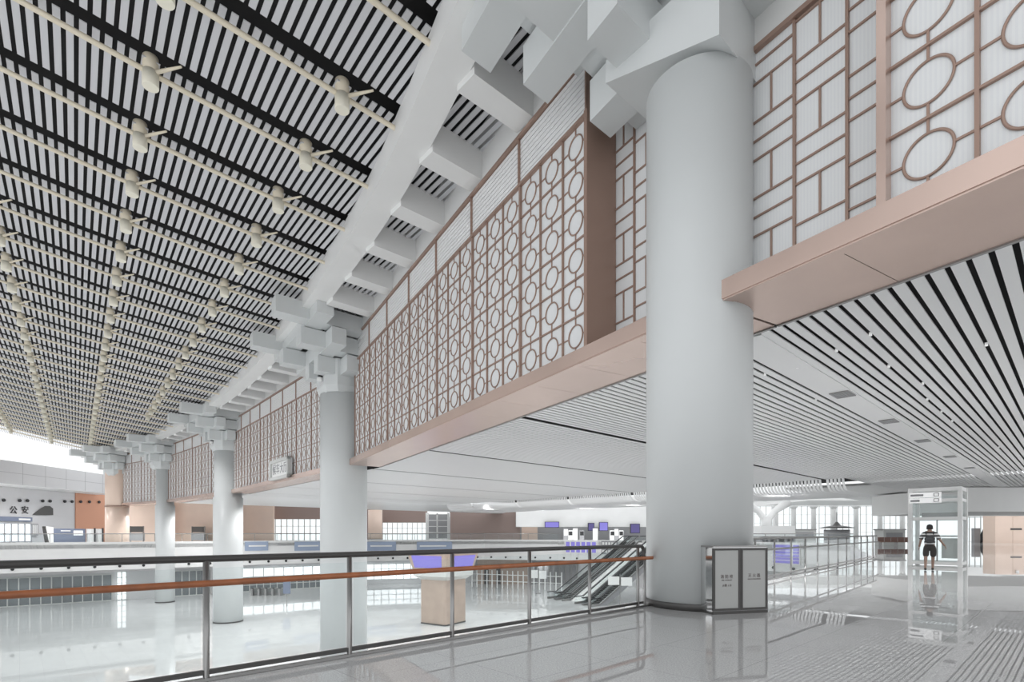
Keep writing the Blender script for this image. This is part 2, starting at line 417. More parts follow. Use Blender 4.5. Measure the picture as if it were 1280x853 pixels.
def louver(bay, t0, t1, label, group):
    t = thing('louver_panel', label, 'louver panel', bay.at(t0, 0, Z_LAT), group)
    f = MB()
    bar(f, bay, t0, t0+.05, Z_LAT+.05, Z_LOU, -.07, .1); bar(f, bay, t0, t1, Z_LOU-.1, Z_LOU, -.09, .1); bar(f, bay, t0, t1, Z_LAT-.02, Z_LAT+.06, -.07, .1)
    f.build('frame', 'copperd', t)
    s = MB()
    for k in range(9):
        z = Z_LAT+.1+k*(Z_LOU-Z_LAT-.2)/9
        bar(s, bay, t0+.04, t1, z, z+.118, .0, .06)
    s.build('blades', 'slat2', t)
    bar(MB(), bay, t0+.04, t1, Z_LAT+.04, Z_LOU-.02, .1, .14).build('backing', 'grey', t)
def fascia(bay, t0, t1, label, soffit=1.7):
    t = thing('copper_fascia', label, 'fascia', bay.at(t0, 0, Z_SOF), 'copper fascias under the lattice walls')
    f = MB(); bar(f, bay, t0, t1, Z_SOF+.03, Z_FAS, -.22, .1); bar(f, bay, t0, t1, Z_SOF, Z_SOF+.03, -.2, .0)
    f.build('face', 'copper', t)
    n = max(1, round((t1-t0)/2.1)); w = (t1-t0)/n
    for k in range(n):
        bar(MB(), bay, t0+k*w+.006, t0+(k+1)*w-.006, Z_SOF+.005, Z_SOF+.06, -.0, soffit).build('soffit_panel', 'copper', t)
    bar(MB(), bay, t0, t1, Z_SOF-.02, Z_SOF+.12, soffit, soffit+.07).build('edge_trim', 'steel', t)

tk = [4.12+3.17*k for k in range(8)]
for k in range(7):
    e = min(tk[k+1], 26.3)
    ring_panel(bAB, tk[k], e, 'copper ring lattice panel between the first two columns, %s from the pilaster' % ORD[k],
               'ring lattice panels between the first two columns', cols=3 if k < 6 else 3)
    louver(bAB, tk[k], e, 'white louver panel between the first two columns, %s from the near bracket' % ORD[k], 'louver panels between the first two columns')
fascia(bAB, .3, 26.8, 'long pale copper fascia and soffit between the first and second columns')
fascia(bR, -12.6, .25, 'copper fascia and soffit to the side of the nearest column, over the walkway')
# ring panels on the other side of the near column, cells of the same size
ring_panel(bR, -5.55, -2.42, 'large near ring lattice panel beyond the column, over the copper fascia', 'ring lattice panels over the walkway', N=56)
ring_panel(bR, -8.72, -5.55, 'ring lattice panel at the picture edge, over the walkway fascia', 'ring lattice panels over the walkway', N=56)
# recessed brick pattern lattice
def brick_panel(bay, t0, t1, q, label, z0=Z_FAS, z1=10.6):
    t = thing('brick_lattice_panel', label, 'lattice panel', bay.at(t0, q, z0), 'recessed brick pattern lattices')
    bar(MB(), bay, t0, t1, z0, z1, q+.035, q+.09).build('backing_screen', 'screen', t)
    n = round((t1-t0)/.78); cw = (t1-t0)/n; ch = 1.45; rows = 4; f = MB()
    for k in range(n+1): bar(f, bay, t0+cw*k-.024, t0+cw*k+.024, z0, z1, q-.01, q+.035)
    for a in range(n):
        sh = (-.37*ch*a) % ch
        for b in range(-1, rows+1):
            zb = z0+ch*b+sh
            for zz, half_cell in ((zb, 0), (zb+ch*.5, 1)): pass
            if z0 <= zb <= z1: bar(f, bay, t0+cw*a, t0+cw*(a+1), zb-.016, zb+.016, q, q+.035)
            zl, zh = max(zb, z0), min(zb+ch*.5, z1)
            if zh > zl:                                     # upright half cell, split by a post
                bar(f, bay, t0+cw*(a+.5)-.016, t0+cw*(a+.5)+.016, zl, zh, q+.005, q+.035)
            for zz in (zb+ch*.5, zb+ch*.75):
                if z0 <= zz <= z1: bar(f, bay, t0+cw*a, t0+cw*(a+1), zz-.016, zz+.016, q, q+.035)
    bar(f, bay, t0, t1, z1-.03, z1+.06, q-.06, q+.1); bar(f, bay, t0, t1, z0, z0+.05, q-.04, q+.1)
    f.build('lattice_frame', 'copperd', t)
brick_panel(bR, -2.42, .25, .8, 'recessed brick pattern copper lattice just past the nearest column, over the walkway fascia')
brick_panel(bAB, .3, 4.12, .8, 'recessed brick pattern copper lattice between the copper pilaster and the nearest column', z1=11.75)
# pilaster returns of the recess
for bay, t0, lb in ((bAB, 4.02, 'copper pilaster with shade coloured in, closing the ring lattice beside the nearest column'), (bR, -2.5, 'thick copper mullion between the brick lattice and the large ring lattice')):
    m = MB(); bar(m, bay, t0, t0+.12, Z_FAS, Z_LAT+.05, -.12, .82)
    tag(m.build('copper_pilaster', 'copperd' if bay is bAB else 'copper', loc=bay.at(t0, 0, Z_FAS)), lb, 'pilaster')  # near pilaster takes the darker bar colour to stand for shade on its return
# ledge and wall above the recess
m = MB(); bar(m, bAB, .3, 4.1, 11.82, 13.6, .78, 1.0); bar(m, bR, -2.45, .3, 10.66, 13.6, .78, 1.0); bar(m, bR, -2.45, .3, Z_SOF+.1, Z_FAS-.01, .1, .9); bar(m, bAB, .3, 4.1, Z_SOF+.1, Z_FAS-.01, .1, .9)
struct(m.build('wall_recess', 'conc', loc=bAB.at(1, .9, 10)))
# other bays
def far_bay(bay, t0, t1, nm, grp):
    n = max(1, round((t1-t0)/3.17)); w = (t1-t0)/n
    for k in range(n):
        ring_panel(bay, t0+w*k, t0+w*(k+1), 'ring lattice panel %s, %s from the near end' % (nm, ORD[k]), 'ring lattice panels '+grp, parts=False)
        louver(bay, t0+w*k, t0+w*(k+1), 'white louver panel %s, %s from the near end' % (nm, ORD[k]), 'louver panels '+grp)
    fascia(bay, t0, t1, 'copper fascia under the lattice %s' % nm, 1.5)
far_bay(bBC, 3.2, bBC.t1-1.2, 'between the second and third columns', 'between the second and third columns')
far_bay(bCD, 2.5, bCD.t1-1.0, 'between the third and fourth columns', 'between the third and fourth columns')
far_bay(bDE, 1.5, bDE.t1-1.6, 'between the fourth column and the copper pillar', 'beside the copper pillar')
# wall head beam along the top of the lattices
m = MB()
for bay, a, b in ((bR, -12.6, .3), (bAB, .3, 28.1), (bBC, 0, bBC.t1), (bCD, 0, bCD.t1), (bDE, 0, bDE.t1)):
    bar(m, bay, a, b, Z_LOU+.02, 15.3, .02, .5)
struct(m.build('wall_head', 'white', loc=bAB.at(10, .2, 13.5)))
# backing wall behind lattices so the hall is closed
m = MB()
for bay, a, b in ((bR, -12.6, -2.5), (bAB, 4.2, 27.5), (bBC, 1.5, bBC.t1), (bCD, 1, bCD.t1), (bDE, 1, bDE.t1)):
    bar(m, bay, a, b, Z_SOF+.15, 15.2, .55, .7)
struct(m.build('wall_right', 'white', loc=bAB.at(10, .6, 6)))

# cross beams between wall head and ring beam
def hit_ring(p, d):
    best = None
    for a, b in zip(ring_in[:-1], ring_in[1:]):
        e = b-a; den = d.x*e.y-d.y*e.x
        if abs(den) < 1e-9: continue
        s = ((a.x-p.x)*e.y-(a.y-p.y)*e.x)/den; u = ((a.x-p.x)*d.y-(a.y-p.y)*d.x)/den
        if s > 0 and 0 <= u <= 1 and (best is None or s < best): best = s
    return best
nb = 0
def cross_beams(bay, ts, nm):
    global nb
    for k, t in enumerate(ts):
        p = bay.p+bay.d*t; d = V((-.74, -.67)) if bay in (bAB, bR) else (-bay.n*.93-V((.1, .2))).normalized()
        d = d.normalized(); L = hit_ring(p, d)
        if L is None or L > 6: continue
        pe = p+d*(L+.05); sd = V((-d.y, d.x))*.38
        m = MB().prism([v2(p+sd, 13.42), v2(p-sd, 13.42), v2(pe-sd, 13.42), v2(pe+sd, 13.42)][::-1], UP*1.0)
        tag(m.build('cross_beam', 'white', loc=v2(p, 13.6)), 'short white cross beam, %s along the bay %s' % (ORD[k], nm), 'beam', 'short white cross beams'); nb += 1
cross_beams(bR, [-11.9+3.15*k for k in range(3)], 'over the walkway')
cross_beams(bAB, [3.85+3.15*k for k in range(8)], 'between the first and second columns')
cross_beams(bBC, [2.2+3.15*k for k in range(9)], 'between the second and third columns')
cross_beams(bCD, [1.5+3.15*k for k in range(8)], 'between the third and fourth columns')
cross_beams(bDE, [1.5+3.15*k for k in range(5)], 'beside the copper pillar')

# signboard on the lattice of the second bay
t = thing('signboard', 'white signboard with a double frame and four dark characters on the far lattice', 'sign', bBC.at(18, -.4, 6.4))
def on_bay(px, bay, q):
    u = (px-CX)/F; p = bay.p+bay.n*q; return (p.x-u*p.y)/(u*bay.d.y-bay.d.x)
ta, tb = on_bay(361, bBC, -.4), on_bay(338, bBC, -.4)
zs = lambda y, tt: H-(y-CY)/F*bBC.at(tt, -.4).y
zlo, zhi = zs(596.5, ta), zs(570, ta)
f = MB()
for (a, b, c, d_) in ((ta, tb, zlo, zlo+.25), (ta, tb, zhi-.25, zhi), (ta, ta+.3, zlo, zhi), (tb-.3, tb, zlo, zhi)): bar(f, bBC, a, b, c, d_, -.5, -.25)
f.build('frame', 'tint', t)
bar(MB(), bBC, ta+.1, tb-.1, zlo+.1, zhi-.1, -.35, -.1).build('panel', 'board', t)
text('lettering', '候车大厅', (tb-ta)*.2, bBC.at((ta+tb)/2, -.37, (zlo+zhi)/2), -bBC.d.to_3d(), UP, 'mid', t)

# ------------------------------------------------------------------ floors
E0 = V((2.45, 10.12)); ed = V((.729, .6845)).normalized()
RR0, rd = V((7.73, 15.9)), V((.6755, .737)).normalized()
def E(t): return E0+ed*t
V_ = [V((-75, 50)), V((-62, 60)), V((-48, 71)), V((-36, 81)), V((-24, 89.6)), V((-5, 95)), V((8, 92)), V((18.3, 85)), V((23, 77.2)), V((32, 67)), V((37, 57.5))]
near = [E(-22), E(.7), RR0+rd*-4+V((.1, -.1)), RR0+rd*19.6, V((37, 57.5)), V((75, 57.5)), V((24, 3)), V((24, -10)), V((-14, -10))]
struct(MB().prism([v2(p, -.5) for p in near][::-1], UP*.5).build('floor', 'floor'))
far = V_+[V((75, 57.5)), V((115, 104)), V((115, 122)), V((-100, 122)), V((-100, 50))]
struct(MB().prism([v2(p, -.5) for p in far], UP*.499).build('floor_far', 'floorlow'))
struct(MB().box((-100, 2, LOW-.3), (170, 0, 0), (0, 122, 0), (0, 0, .3)).build('floor_lower', 'floorlow'))
# slab edge of the near gallery
m = MB()
ne = near[:5]
for a, b in zip(ne[:-1], ne[1:]):
    d = (b-a).normalized(); n = V((-d.y, d.x)); m.box(v2(a, -1.6)+v2(n)*.002, v2(b-a), v2(n)*.12, UP*1.6)
struct(m.build('trim_1', 'grey', loc=v2(E0)))
# white gallery edge round the void
def strip(pts, z0, z1, th, mname, name, kind=True):
    m = MB()
    for a, b in zip(pts[:-1], pts[1:]):
        d = (b-a).normalized(); n = V((-d.y, d.x)); m.box(v2(a, z0), v2(b-a), v2(n)*th, UP*(z1-z0))
    o = m.build(name, mname, loc=v2(pts[len(pts)//2]))
    return struct(o) if kind else o
Vs = V_
strip(Vs, -3.3, .3, .45, 'white', 'wall_gallery_edge')
strip(offset(Vs, -7.0), LOW, -.5, .3, 'grey', 'wall_lower')
m = MB()
vo = offset(Vs, -7.2); vi = offset(Vs, -.3)
for k in range(len(Vs)-1): m.add([v2(vi[k], -3.25), v2(vi[k+1], -3.25), v2(vo[k+1], -3.25), v2(vo[k], -3.25)], [(0, 1, 2, 3)])
struct(m.build('ceiling_lower', 'white', loc=v2(Vs[4])))
# dark air nozzles along the gallery edge
nz = 0; noz0 = None
for a, b in zip(Vs[1:-1], Vs[2:]):
    L = (b-a).length; n = int(L/2.4); d = (b-a).normalized(); nn = V((d.y, -d.x))
    for k in range(n):
        p = a+d*(k+.5)*L/n+nn*.03
        if noz0 is None:
            noz0 = MB().path([(0, 0, 0), (0, -.12, 0)], .17, 12).build('air_nozzle', 'black'); o = noz0
            tag(o, 'small round black air nozzle in the row along the white gallery edge', 'nozzle', 'air nozzles along the gallery edge')
        else: o = noz0.copy(); C.objects.link(o)
        o.location = v2(p, -2.85); o.rotation_euler.z = math.atan2(d.y, d.x); nz += 1
# far balustrade on the gallery edge
def balustrade(pts, z0, z1, label, sp=2.4, grp='far glass balustrades'):
    t = thing('glass_balustrade', label, 'railing', v2(pts[0], z0), grp)
    r, g = MB(), MB()
    for a, b in zip(pts[:-1], pts[1:]):
        d = (b-a).normalized(); n = V((-d.y, d.x))
        r.path([v2(a, z1), v2(b, z1)], .05, 8); g.box(v2(a, z0+.05), v2(b-a), v2(n)*.02, UP*(z1-z0-.1))
    r.build('top_rail', 'steel', t); g.build('glass_panel', 'glass', t)
    for a, b in zip(pts[:-1], pts[1:]):
        L = (b-a).length; n = int(L/sp); d = (b-a)/max(n, 1)
        for k in range(n): MB().path([v2(a+d*k, z0), v2(a+d*k, z1)], .035, 6).build('post', 'steel', t)
ov = offset(V_, -.25)
balustrade(ov[1:4], .3, 1.35, 'far glass balustrade on the white gallery edge at the copper walls', 3.0)
balustrade(ov[3:7], .3, 1.35, 'far glass balustrade on the white gallery edge facing across the hall', 2.4)
balustrade(ov[8:], .3, 1.35, 'glass balustrade on the white gallery edge behind the near walkway railing', 2.4)

# ------------------------------------------------------------------ near railing
def rail_near():
    t = thing('glass_railing', 'near glass railing with dark top rail and red wooden handrail, ending at the column', 'railing', v2(E(-4), 0))
    zt, zw = 1.175, .945
    a, b = E(-13), E(.02)
    n2 = V((ed.y, -ed.x))
    pts = [v2(a, zt), v2(b, zt)]
    for k in range(1, 6):
        an = k/5*PI/2; pts.append(v2(E(.02+.10*math.sin(an)), zt-.10*(1-math.cos(an))))
    pts.append(v2(E(.12), zw+.02))
    MB().path(pts, .034, 14).build('top_rail', 'dsteel', t)
    MB().path([v2(a+n2*.09, zw), v2(E(.48)+n2*.09, zw)], .032, 14).build('wooden_handrail', 'wood', t)
    MB().box(v2(a, .065)-v2(n2)*.02, v2(E(.1)-a), v2(n2)*.04, UP*.045).build('bottom_rail', 'dsteel', t)
    MB().box(v2(a, 0.003)-v2(n2)*.03, v2(E(.3)-a), v2(n2)*.06, UP*.03).build('floor_channel', 'steel', t)
    for k in range(9):
        p = E(-.07-1.463*k); o = MB().path([v2(p, 0), v2(p, zt-.02)], .029, 14).build('post', 'steel', t)
        if k < 8:
            q = E(-.07-1.463*(k+1))
            MB().box(v2(q+ed*.05, .13), v2((p-q)-ed*.1), v2(n2)*.012, UP*(zt-.22)).build('glass_panel', 'glass', t)
        MB().path([v2(p, zw), v2(p+n2*.09, zw-.01)], .012, 8).build('handrail_bracket', 'steel', t)
    MB().path([v2(E(.17), 0), v2(E(.17), .88), v2(E(.1), .9), v2(E(-.03), .9)], .022, 10).build('end_hoop', 'steel', t)
rail_near()
def rail_right():
    t = thing('glass_railing', 'glass railing with thin grey posts beyond the column, along the walkway', 'railing', v2(RR0, 0))
    a, b = RR0+rd*-3.4, RR0+rd*19.5; n2 = V((rd.y, -rd.x)); zt = 1.27
    MB().path([v2(a, zt), v2(b, zt)], .04, 10).build('top_rail', 'steel', t)
    MB().path([v2(a, .94)+v2(n2)*.09, v2(b, .94)+v2(n2)*.09], .028, 10).build('handrail', 'steel', t)
    MB().box(v2(a, .1)-v2(n2)*.02, v2(b-a), v2(n2)*.04, UP*.05).build('bottom_rail', 'steel', t)
    MB().box(v2(a, .003)-v2(n2)*.03, v2(b-a), v2(n2)*.06, UP*.03).build('floor_channel', 'steel', t)
    for k in range(13):
        p = RR0+rd*(-3+1.78*k); MB().path([v2(p, 0), v2(p, zt)], .028, 10).build('post', 'steel', t)
        if k < 12: MB().box(v2(p+rd*.05, .17), v2(rd*1.68), v2(n2)*.012, UP*.98).build('glass_panel', 'glass', t)
rail_right()

# ------------------------------------------------------------------ fire cabinet
def cabinet():
    o = V((3.50, 9.19)); x = V((1.09, .28)).normalized(); y = V((-x.y, x.x)); x3, y3 = v2(x), v2(y); O = v2(o, 0)
    t = thing('fire_cabinet', 'steel fire cabinet with two frosted grey doors standing against the nearest column', 'cabinet', O)
    w, d, h = 1.125, .36, 1.2
    b = MB(); b.box(O+y3*.03+UP*.03, x3*w, y3*(d-.03), UP*(h-.06)); b.build('body', 'mirror', t)
    MB().box(O+y3*.0, x3*w, y3*d, UP*.05).build('plinth', 'dsteel', t)
    MB().box(O+UP*(h-.03), x3*w, y3*d, UP*.03).build('top', 'steel', t)
    for k in range(2):
        x0, x1 = k*w/2+.004, (k+1)*w/2-.004; f = .04
        dm = MB()
        dm.box(O+x3*x0+UP*.06, x3*f, y3*.03, UP*(h-.1)); dm.box(O+x3*(x1-f)+UP*.06, x3*f, y3*.03, UP*(h-.1))
        dm.box(O+x3*(x0+f)+UP*.06, x3*(x1-x0-2*f), y3*.03, UP*f); dm.box(O+x3*(x0+f)+UP*(h-.04-f), x3*(x1-x0-2*f), y3*.03, UP*f)
        dr = dm.build('door', 'dsteel', t)
        pn = MB().box(O+x3*(x0+f)+UP*(.06+f)+y3*.01, x3*(x1-x0-2*f), y3*.018, UP*(h-.1-2*f)).build('door_panel', 'door', dr)
        cx = (x0+x1)/2
        def tx(s, z, size): 
            q = O+x3*cx+UP*z+y3*.008
            ob = text('lettering', s, size, q, x3, UP, 'ink', None, depth=.001); ob.parent = dr; ob.location = q-O
        if k == 0: tx('消 防 栓', .655, .072); tx('FIRE  HYDRANT', .595, .03); tx('火警 119', .50, .05)
        else: tx('灭 火 器', .665, .072); tx('FIRE EXTINGUISHER', .605, .03)
cabinet()

# ------------------------------------------------------------------ slatted ceiling over the walkway and beyond the wall
gd = V((.734, .679)).normalized(); gp = V((gd.y, -gd.x))
def start_on_wall(p):
    best = None
    for bay, a, b, q in ((bR, -40, .3, 1.78), (bAB, .3, 27.6, 1.78), (bBC, -3, bBC.t1, 1.55), (bCD, -3, bCD.t1, 1.55)):
        s = bay.p+bay.n*q
        # gp.(s + d t) = p
        t = (p-gp.dot(s))/gp.dot(bay.d)
        if a <= t <= b:
            l = gd.dot(s+bay.d*t)
            if best is None or l < best: best = l
    return best
def prof(l):
    return 0
seams = [-4.9-8.85*k for k in range(8)]
pitch = .265
sl = MB(); strips = MB()
WAVE0, WAVE1 = 31.5, 40.0
n0 = int(-64/pitch); n1 = int(3/pitch)
def wave_z(q):
    if q <= WAVE0 or q >= WAVE1: return 0
    s = (q-WAVE0)/(WAVE1-WAVE0); return 1.5*math.sin(PI*s)**.8
for n in range(n0, n1):
    p = n*pitch
    ds = min(((p-s), s) for s in seams if p-s >= -.3)[0] if any(p-s >= -.3 for s in seams) else 9
    l0 = start_on_wall(p)
    if l0 is None: continue
    near_seam = min(abs(p-s) for s in seams)
    if near_seam < (.31 if abs(p-seams[0]) < 1 else .14): continue
    w = .092
    s0 = gp*p
    def q_of(l): a = s0+gd*l-w0; return a.dot(wn)
    ls = [l0]; zz = [5.62]; L1 = 46.0
    if p > -12.3:
        le = 64.0; yb = -.734*p+.679*le
        if yb > 47.5: le = (47.5+.734*p)/.679 if .679*p+.734*(47.5+.734*p)/.679 > 36.2 else 80.0
        else: le = min(80.0, (47.5+.734*p)/.679)
        ls.append(le); zz.append(5.62)
    elif l0 < L1-1:
        for k in range(9):
            an = k/8*PI/2; ls.append(L1+1.3*(1-math.cos(an))); zz.append(5.62-.9*math.sin(an))
        ls.append(56.0); zz.append(4.72)
    else: ls.append(80.0); zz.append(5.62)
    pts = [v2(s0+gd*l, z) for l, z in zip(ls, zz)]
    for u, v in zip(pts[:-1], pts[1:]):
        W3 = v2(gp)*w
        sl.add([u-W3, u+W3, v+W3, v-W3, u-W3+UP*.025, u+W3+UP*.025, v+W3+UP*.025, v-W3+UP*.025], [(0, 3, 2, 1), (4, 5, 6, 7), (0, 1, 5, 4), (3, 7, 6, 2), (0, 4, 7, 3), (1, 2, 6, 5)])
struct(sl.build('ceiling_walkway', 'slat2', loc=(10, 25, 5.6)))
# dark space above the slats
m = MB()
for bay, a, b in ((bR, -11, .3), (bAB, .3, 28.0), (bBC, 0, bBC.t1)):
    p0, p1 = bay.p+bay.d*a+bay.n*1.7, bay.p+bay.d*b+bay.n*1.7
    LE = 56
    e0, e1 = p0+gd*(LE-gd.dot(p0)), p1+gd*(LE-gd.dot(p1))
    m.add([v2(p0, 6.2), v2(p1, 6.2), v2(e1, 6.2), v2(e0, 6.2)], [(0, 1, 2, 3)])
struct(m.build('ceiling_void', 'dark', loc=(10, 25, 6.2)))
q0 = gp*-63.9
m = MB().prism([v2(q0+gd*start_on_wall(-63.9), 5.62), v2(bCD.at(bCD.t1, 1.5), 5.62), v2(bCD.at(bCD.t1, 1.5), 5.62)+v2(gd)*60, v2(q0+gd*60, 5.62)], UP*.3)
struct(m.build('ceiling_plain', 'slat2', loc=(-50, 85, 5.62)))
m = MB().prism([v2(gp*-20+gd*55.5, 5.75), v2(gp*2+gd*55.5, 5.75), v2(gp*2+gd*82, 5.75), v2(gp*-20+gd*82, 5.75)], UP*.2)
struct(m.build('ceiling_end_walk', 'white', loc=(45, 48, 5.75)))
# wide strip with vents
st = V((0, 0)); l0 = start_on_wall(seams[0])
m = MB().box(v2(gp*(seams[0]-.30)+gd*(l0+.05), 5.6), v2(gd*(64.4-l0)), v2(gp)*.60, UP*.06)
struct(m.build('trim_2', 'slat2', loc=v2(gp*seams[0]+gd*l0, 5.6)))
for k, (px, py) in enumerate(((1058, 493), (1113, 527), (1150, 552), (1180, 572), (1205, 586))):
    c = onz(px, py, 5.58); l = gd.dot(V((c.x, c.y))); c = v2(gp*seams[0]+gd*l, 5.57)
    t = thing('ceiling_vent', 'grey square ceiling vent on the pale strip between slats, %s from the copper soffit' % ORD[k], 'vent', c, 'ceiling vents on the pale strip')
    MB().box(c-v2(gd)*.4-v2(gp)*.25, v2(gd)*.8, v2(gp)*.5, UP*.025).build('frame', 'steel', t)
    s = MB()
    for q in range(6): s.box(c-v2(gd)*.35-v2(gp)*(.21-.075*q)-UP*.008, v2(gd)*.7, v2(gp)*.04, UP*.012)
    s.build('blades', 'mid', t)
# small downlights set in the slots
dl0 = None; k = 0
for px, py in ((1053, 438), (1083, 421), (1118, 458), (1147, 482), (1163, 500), (1183, 515), (1193, 527), (962, 468), (1025, 500), (1230, 433), (1250, 560), (990, 462)):
    c = onz(px, py, 5.6); pn = (round(gp.dot(V((c.x, c.y)))/pitch-.5)+.5)*pitch; l = gd.dot(V((c.x, c.y))); c = v2(gp*pn+gd*l, 5.59)
    if dl0 is None:
        dl0 = MB().lathe([(.02, 0), (.03, .005), (.03, .08)], n=14).build('downlight', 'wlit'); o = dl0
        tag(o, 'tiny round downlight set in a dark slot of the walkway ceiling', 'light', 'downlights in the walkway ceiling')
    else: o = dl0.copy(); C.objects.link(o)
    o.location = c

# bulkhead beyond the slats
m = MB()
a, b = V((23, 49)), V((70, 46))
m.box((40.6, 47.6, 3.37), (30, 0, 0), (0, 12, 0), (0, 0, 2.2))
struct(m.build('wall_bulkhead', 'white', loc=(50, 48, 3.4)))

# ------------------------------------------------------------------ far gallery
def wall_box(px0, px1, Y, z0, z1, mname, name, th=.4, kind='structure'):
    p, q = W(px0, 667, Y), W(px1, 667, Y)
    o = MB().box((p.x, Y, z0), (q.x-p.x, 0, 0), (0, th, 0), (0, 0, z1-z0)).build(name, mname, loc=(p.x, Y, z0))
    if kind: o['kind'] = kind
    return o
def grid_window(px0, px1, Y, z0, z1, nx, nz_, name='window_1', bw=.07):
    p, q = W(px0, 667, Y), W(px1, 667, Y); w = q.x-p.x
    f = MB()
    for k in range(nx+1): f.box((p.x+w*k/nx-bw, Y, z0), (bw*2, 0, 0), (0, .15, 0), (0, 0, z1-z0))
    for k in range(nz_+1): f.box((p.x, Y+.02, z0+(z1-z0)*k/nz_-bw*.7), (w, 0, 0), (0, .1, 0), (0, 0, bw*1.4))
    o = f.build(name, 'tint', loc=(p.x, Y, z0)); struct(o)
    g = MB().box((p.x, Y+.06, z0), (w, 0, 0), (0, .02, 0), (0, 0, z1-z0)).build('glass_pane', 'glass', o)
    return o
YB = 112.
wall_box(562, 650, YB, 0, 7, 'brown', 'wall_far')
wall_box(478, 534, YB, 3.7, 7, 'brown', 'wall_far_lintel')
grid_window(478, 534, YB, 0, 3.7, 9, 3, 'window_1')
wall_box(341, 402, 103, 4.2, 7, 'brown', 'wall_far_band')
grid_window(344, 402, 103, 0, 4.2, 8, 3, 'window_2')
wall_box(270, 342, 100, 0, 7, 'tan', 'wall_back')
wall_box(205, 272, 92, 0, 7, 'tan', 'wall_back_tan')
wall_box(158, 212, 90, 0, 7, 'tan', 'wall_back_side')
wall_box(402, 478, 108, 0, 7, 'brown', 'wall_back_hidden')
# copper drum column
c = W(469, 667, 104)
t = thing('column', 'distant copper clad round column standing on the far gallery beside bright windows', 'column', (c.x, c.y, 0))
MB().lathe([(1.35, 0), (1.35, 6.0)], (c.x, c.y, 0), 32).build('shaft', 'tan', t); MB().lathe([(1.42, 0), (1.42, .3), (1.36, .32)], (c.x, c.y, 0), 32).build('base_ring', 'steel', t)
# copper clad pillar at the end of the lattices
t = thing('copper_pillar', 'tall copper clad pillar at the far end of the lattice walls', 'pillar', (EE.x, EE.y, 0))
MB().lathe([(1.5, 0), (1.5, 5.4)], (EE.x, EE.y, 0), 40).build('lower_shaft', 'tan', t)
MB().lathe([(1.54, 5.4), (1.54, 5.6)], (EE.x, EE.y, 0), 40).build('band', 'copperd', t)
MB().lathe([(1.5, 5.6), (1.5, 13.2)], (EE.x, EE.y, 0), 40).build('upper_shaft', 'tan', t)
# shelf like glass lift shaft with white frame
def frame_box(t, x0, x1, y0, y1, z0, z1, r, m='white', name='post'):
    for x in (x0, x1):
        for y in (y0, y1): MB().box((x-r, y-r, z0), (2*r, 0, 0), (0, 2*r, 0), (0, 0, z1-z0)).build(name, m, t)
p, q = W(533, 667, 104), W(560, 667, 104)
t = thing('lift_shaft', 'distant white framed glass lift shaft between the dark window band and brown wall', 'lift', (p.x, 104, 0))
frame_box(t, p.x, q.x, 104, 106.5, 0, 5.5, .14)
MB().box(((p.x+q.x)/2-.14, 103.9, 0), (.28, 0, 0), (0, .2, 0), (0, 0, 5.4)).build('post', 'white', t)
f = MB()
for k in range(5): f.box((p.x, 103.9, 1.2*k+.3), (q.x-p.x, 0, 0), (0, .16, 0), (0, 0, .14))
f.build('rails', 'white', t); MB().box((p.x+.2, 105.8, .2), (q.x-p.x-.4, 0, 0), (0, .1, 0), (0, 0, 5)).build('car', 'mid', t)
# shopping concourse beyond the escalators
wall_box(645, 830, 108, 2.75, 9.0, 'white', 'wall_concourse', 6)
wall_box(640, 830, 118, 0, 2.8, 'mid', 'wall_shops', .4)
wall_box(652, 672, 116, 0, 2.8, 'tan', 'wall_shop_side', 1)
for k, (x0, x1, y0, y1, mm, lb) in enumerate(((681, 699, 652.5, 660, 'purple', 'lit purple shop display farthest from the near column'), (735, 743, 654, 664, 'purpled', 'dark purple shop front between two lit displays'),
        (749, 760, 653, 664, 'purple', 'lit purple shop display above the escalators'), (788, 800, 655, 667, 'purpled', 'dark purple shop front beside the nearest column'))):
    p, q = W(x0, y1, 107), W(x1, y0, 107)
    t = thing('shop_display', lb, 'display', (p.x, 107, p.z), 'purple shop displays on the far gallery')
    MB().box((p.x, 107, p.z), (q.x-p.x, 0, 0), (0, .4, 0), (0, 0, q.z-p.z)).build('casing', 'black', t)
    MB().box((p.x+.1, 106.96, p.z+.1), (q.x-p.x-.2, 0, 0), (0, .05, 0), (0, 0, q.z-p.z-.2)).build('screen', mm, t)
# machines and stools along the concourse
for k, px in enumerate((707, 713, 719, 727, 744, 765, 770, 776)):
    c = W(px, 667, 106); h = 2.0 if k % 2 else 2.4
    t = thing('vending_machine', 'pale upright machine in the far concourse, %s from the purple display' % ORD[k], 'machine', (c.x, 106, 0), 'upright machines in the far concourse')
    MB().box((c.x-.45, 105.6, 0), (.9, 0, 0), (0, .8, 0), (0, 0, h)).build('body', 'white' if k % 3 else 'mid', t)
    MB().box((c.x-.36, 105.57, 1.0), (.72, 0, 0), (0, .04, 0), (0, 0, h-1.2)).build('screen', 'black' if k % 2 else 'wlit', t)
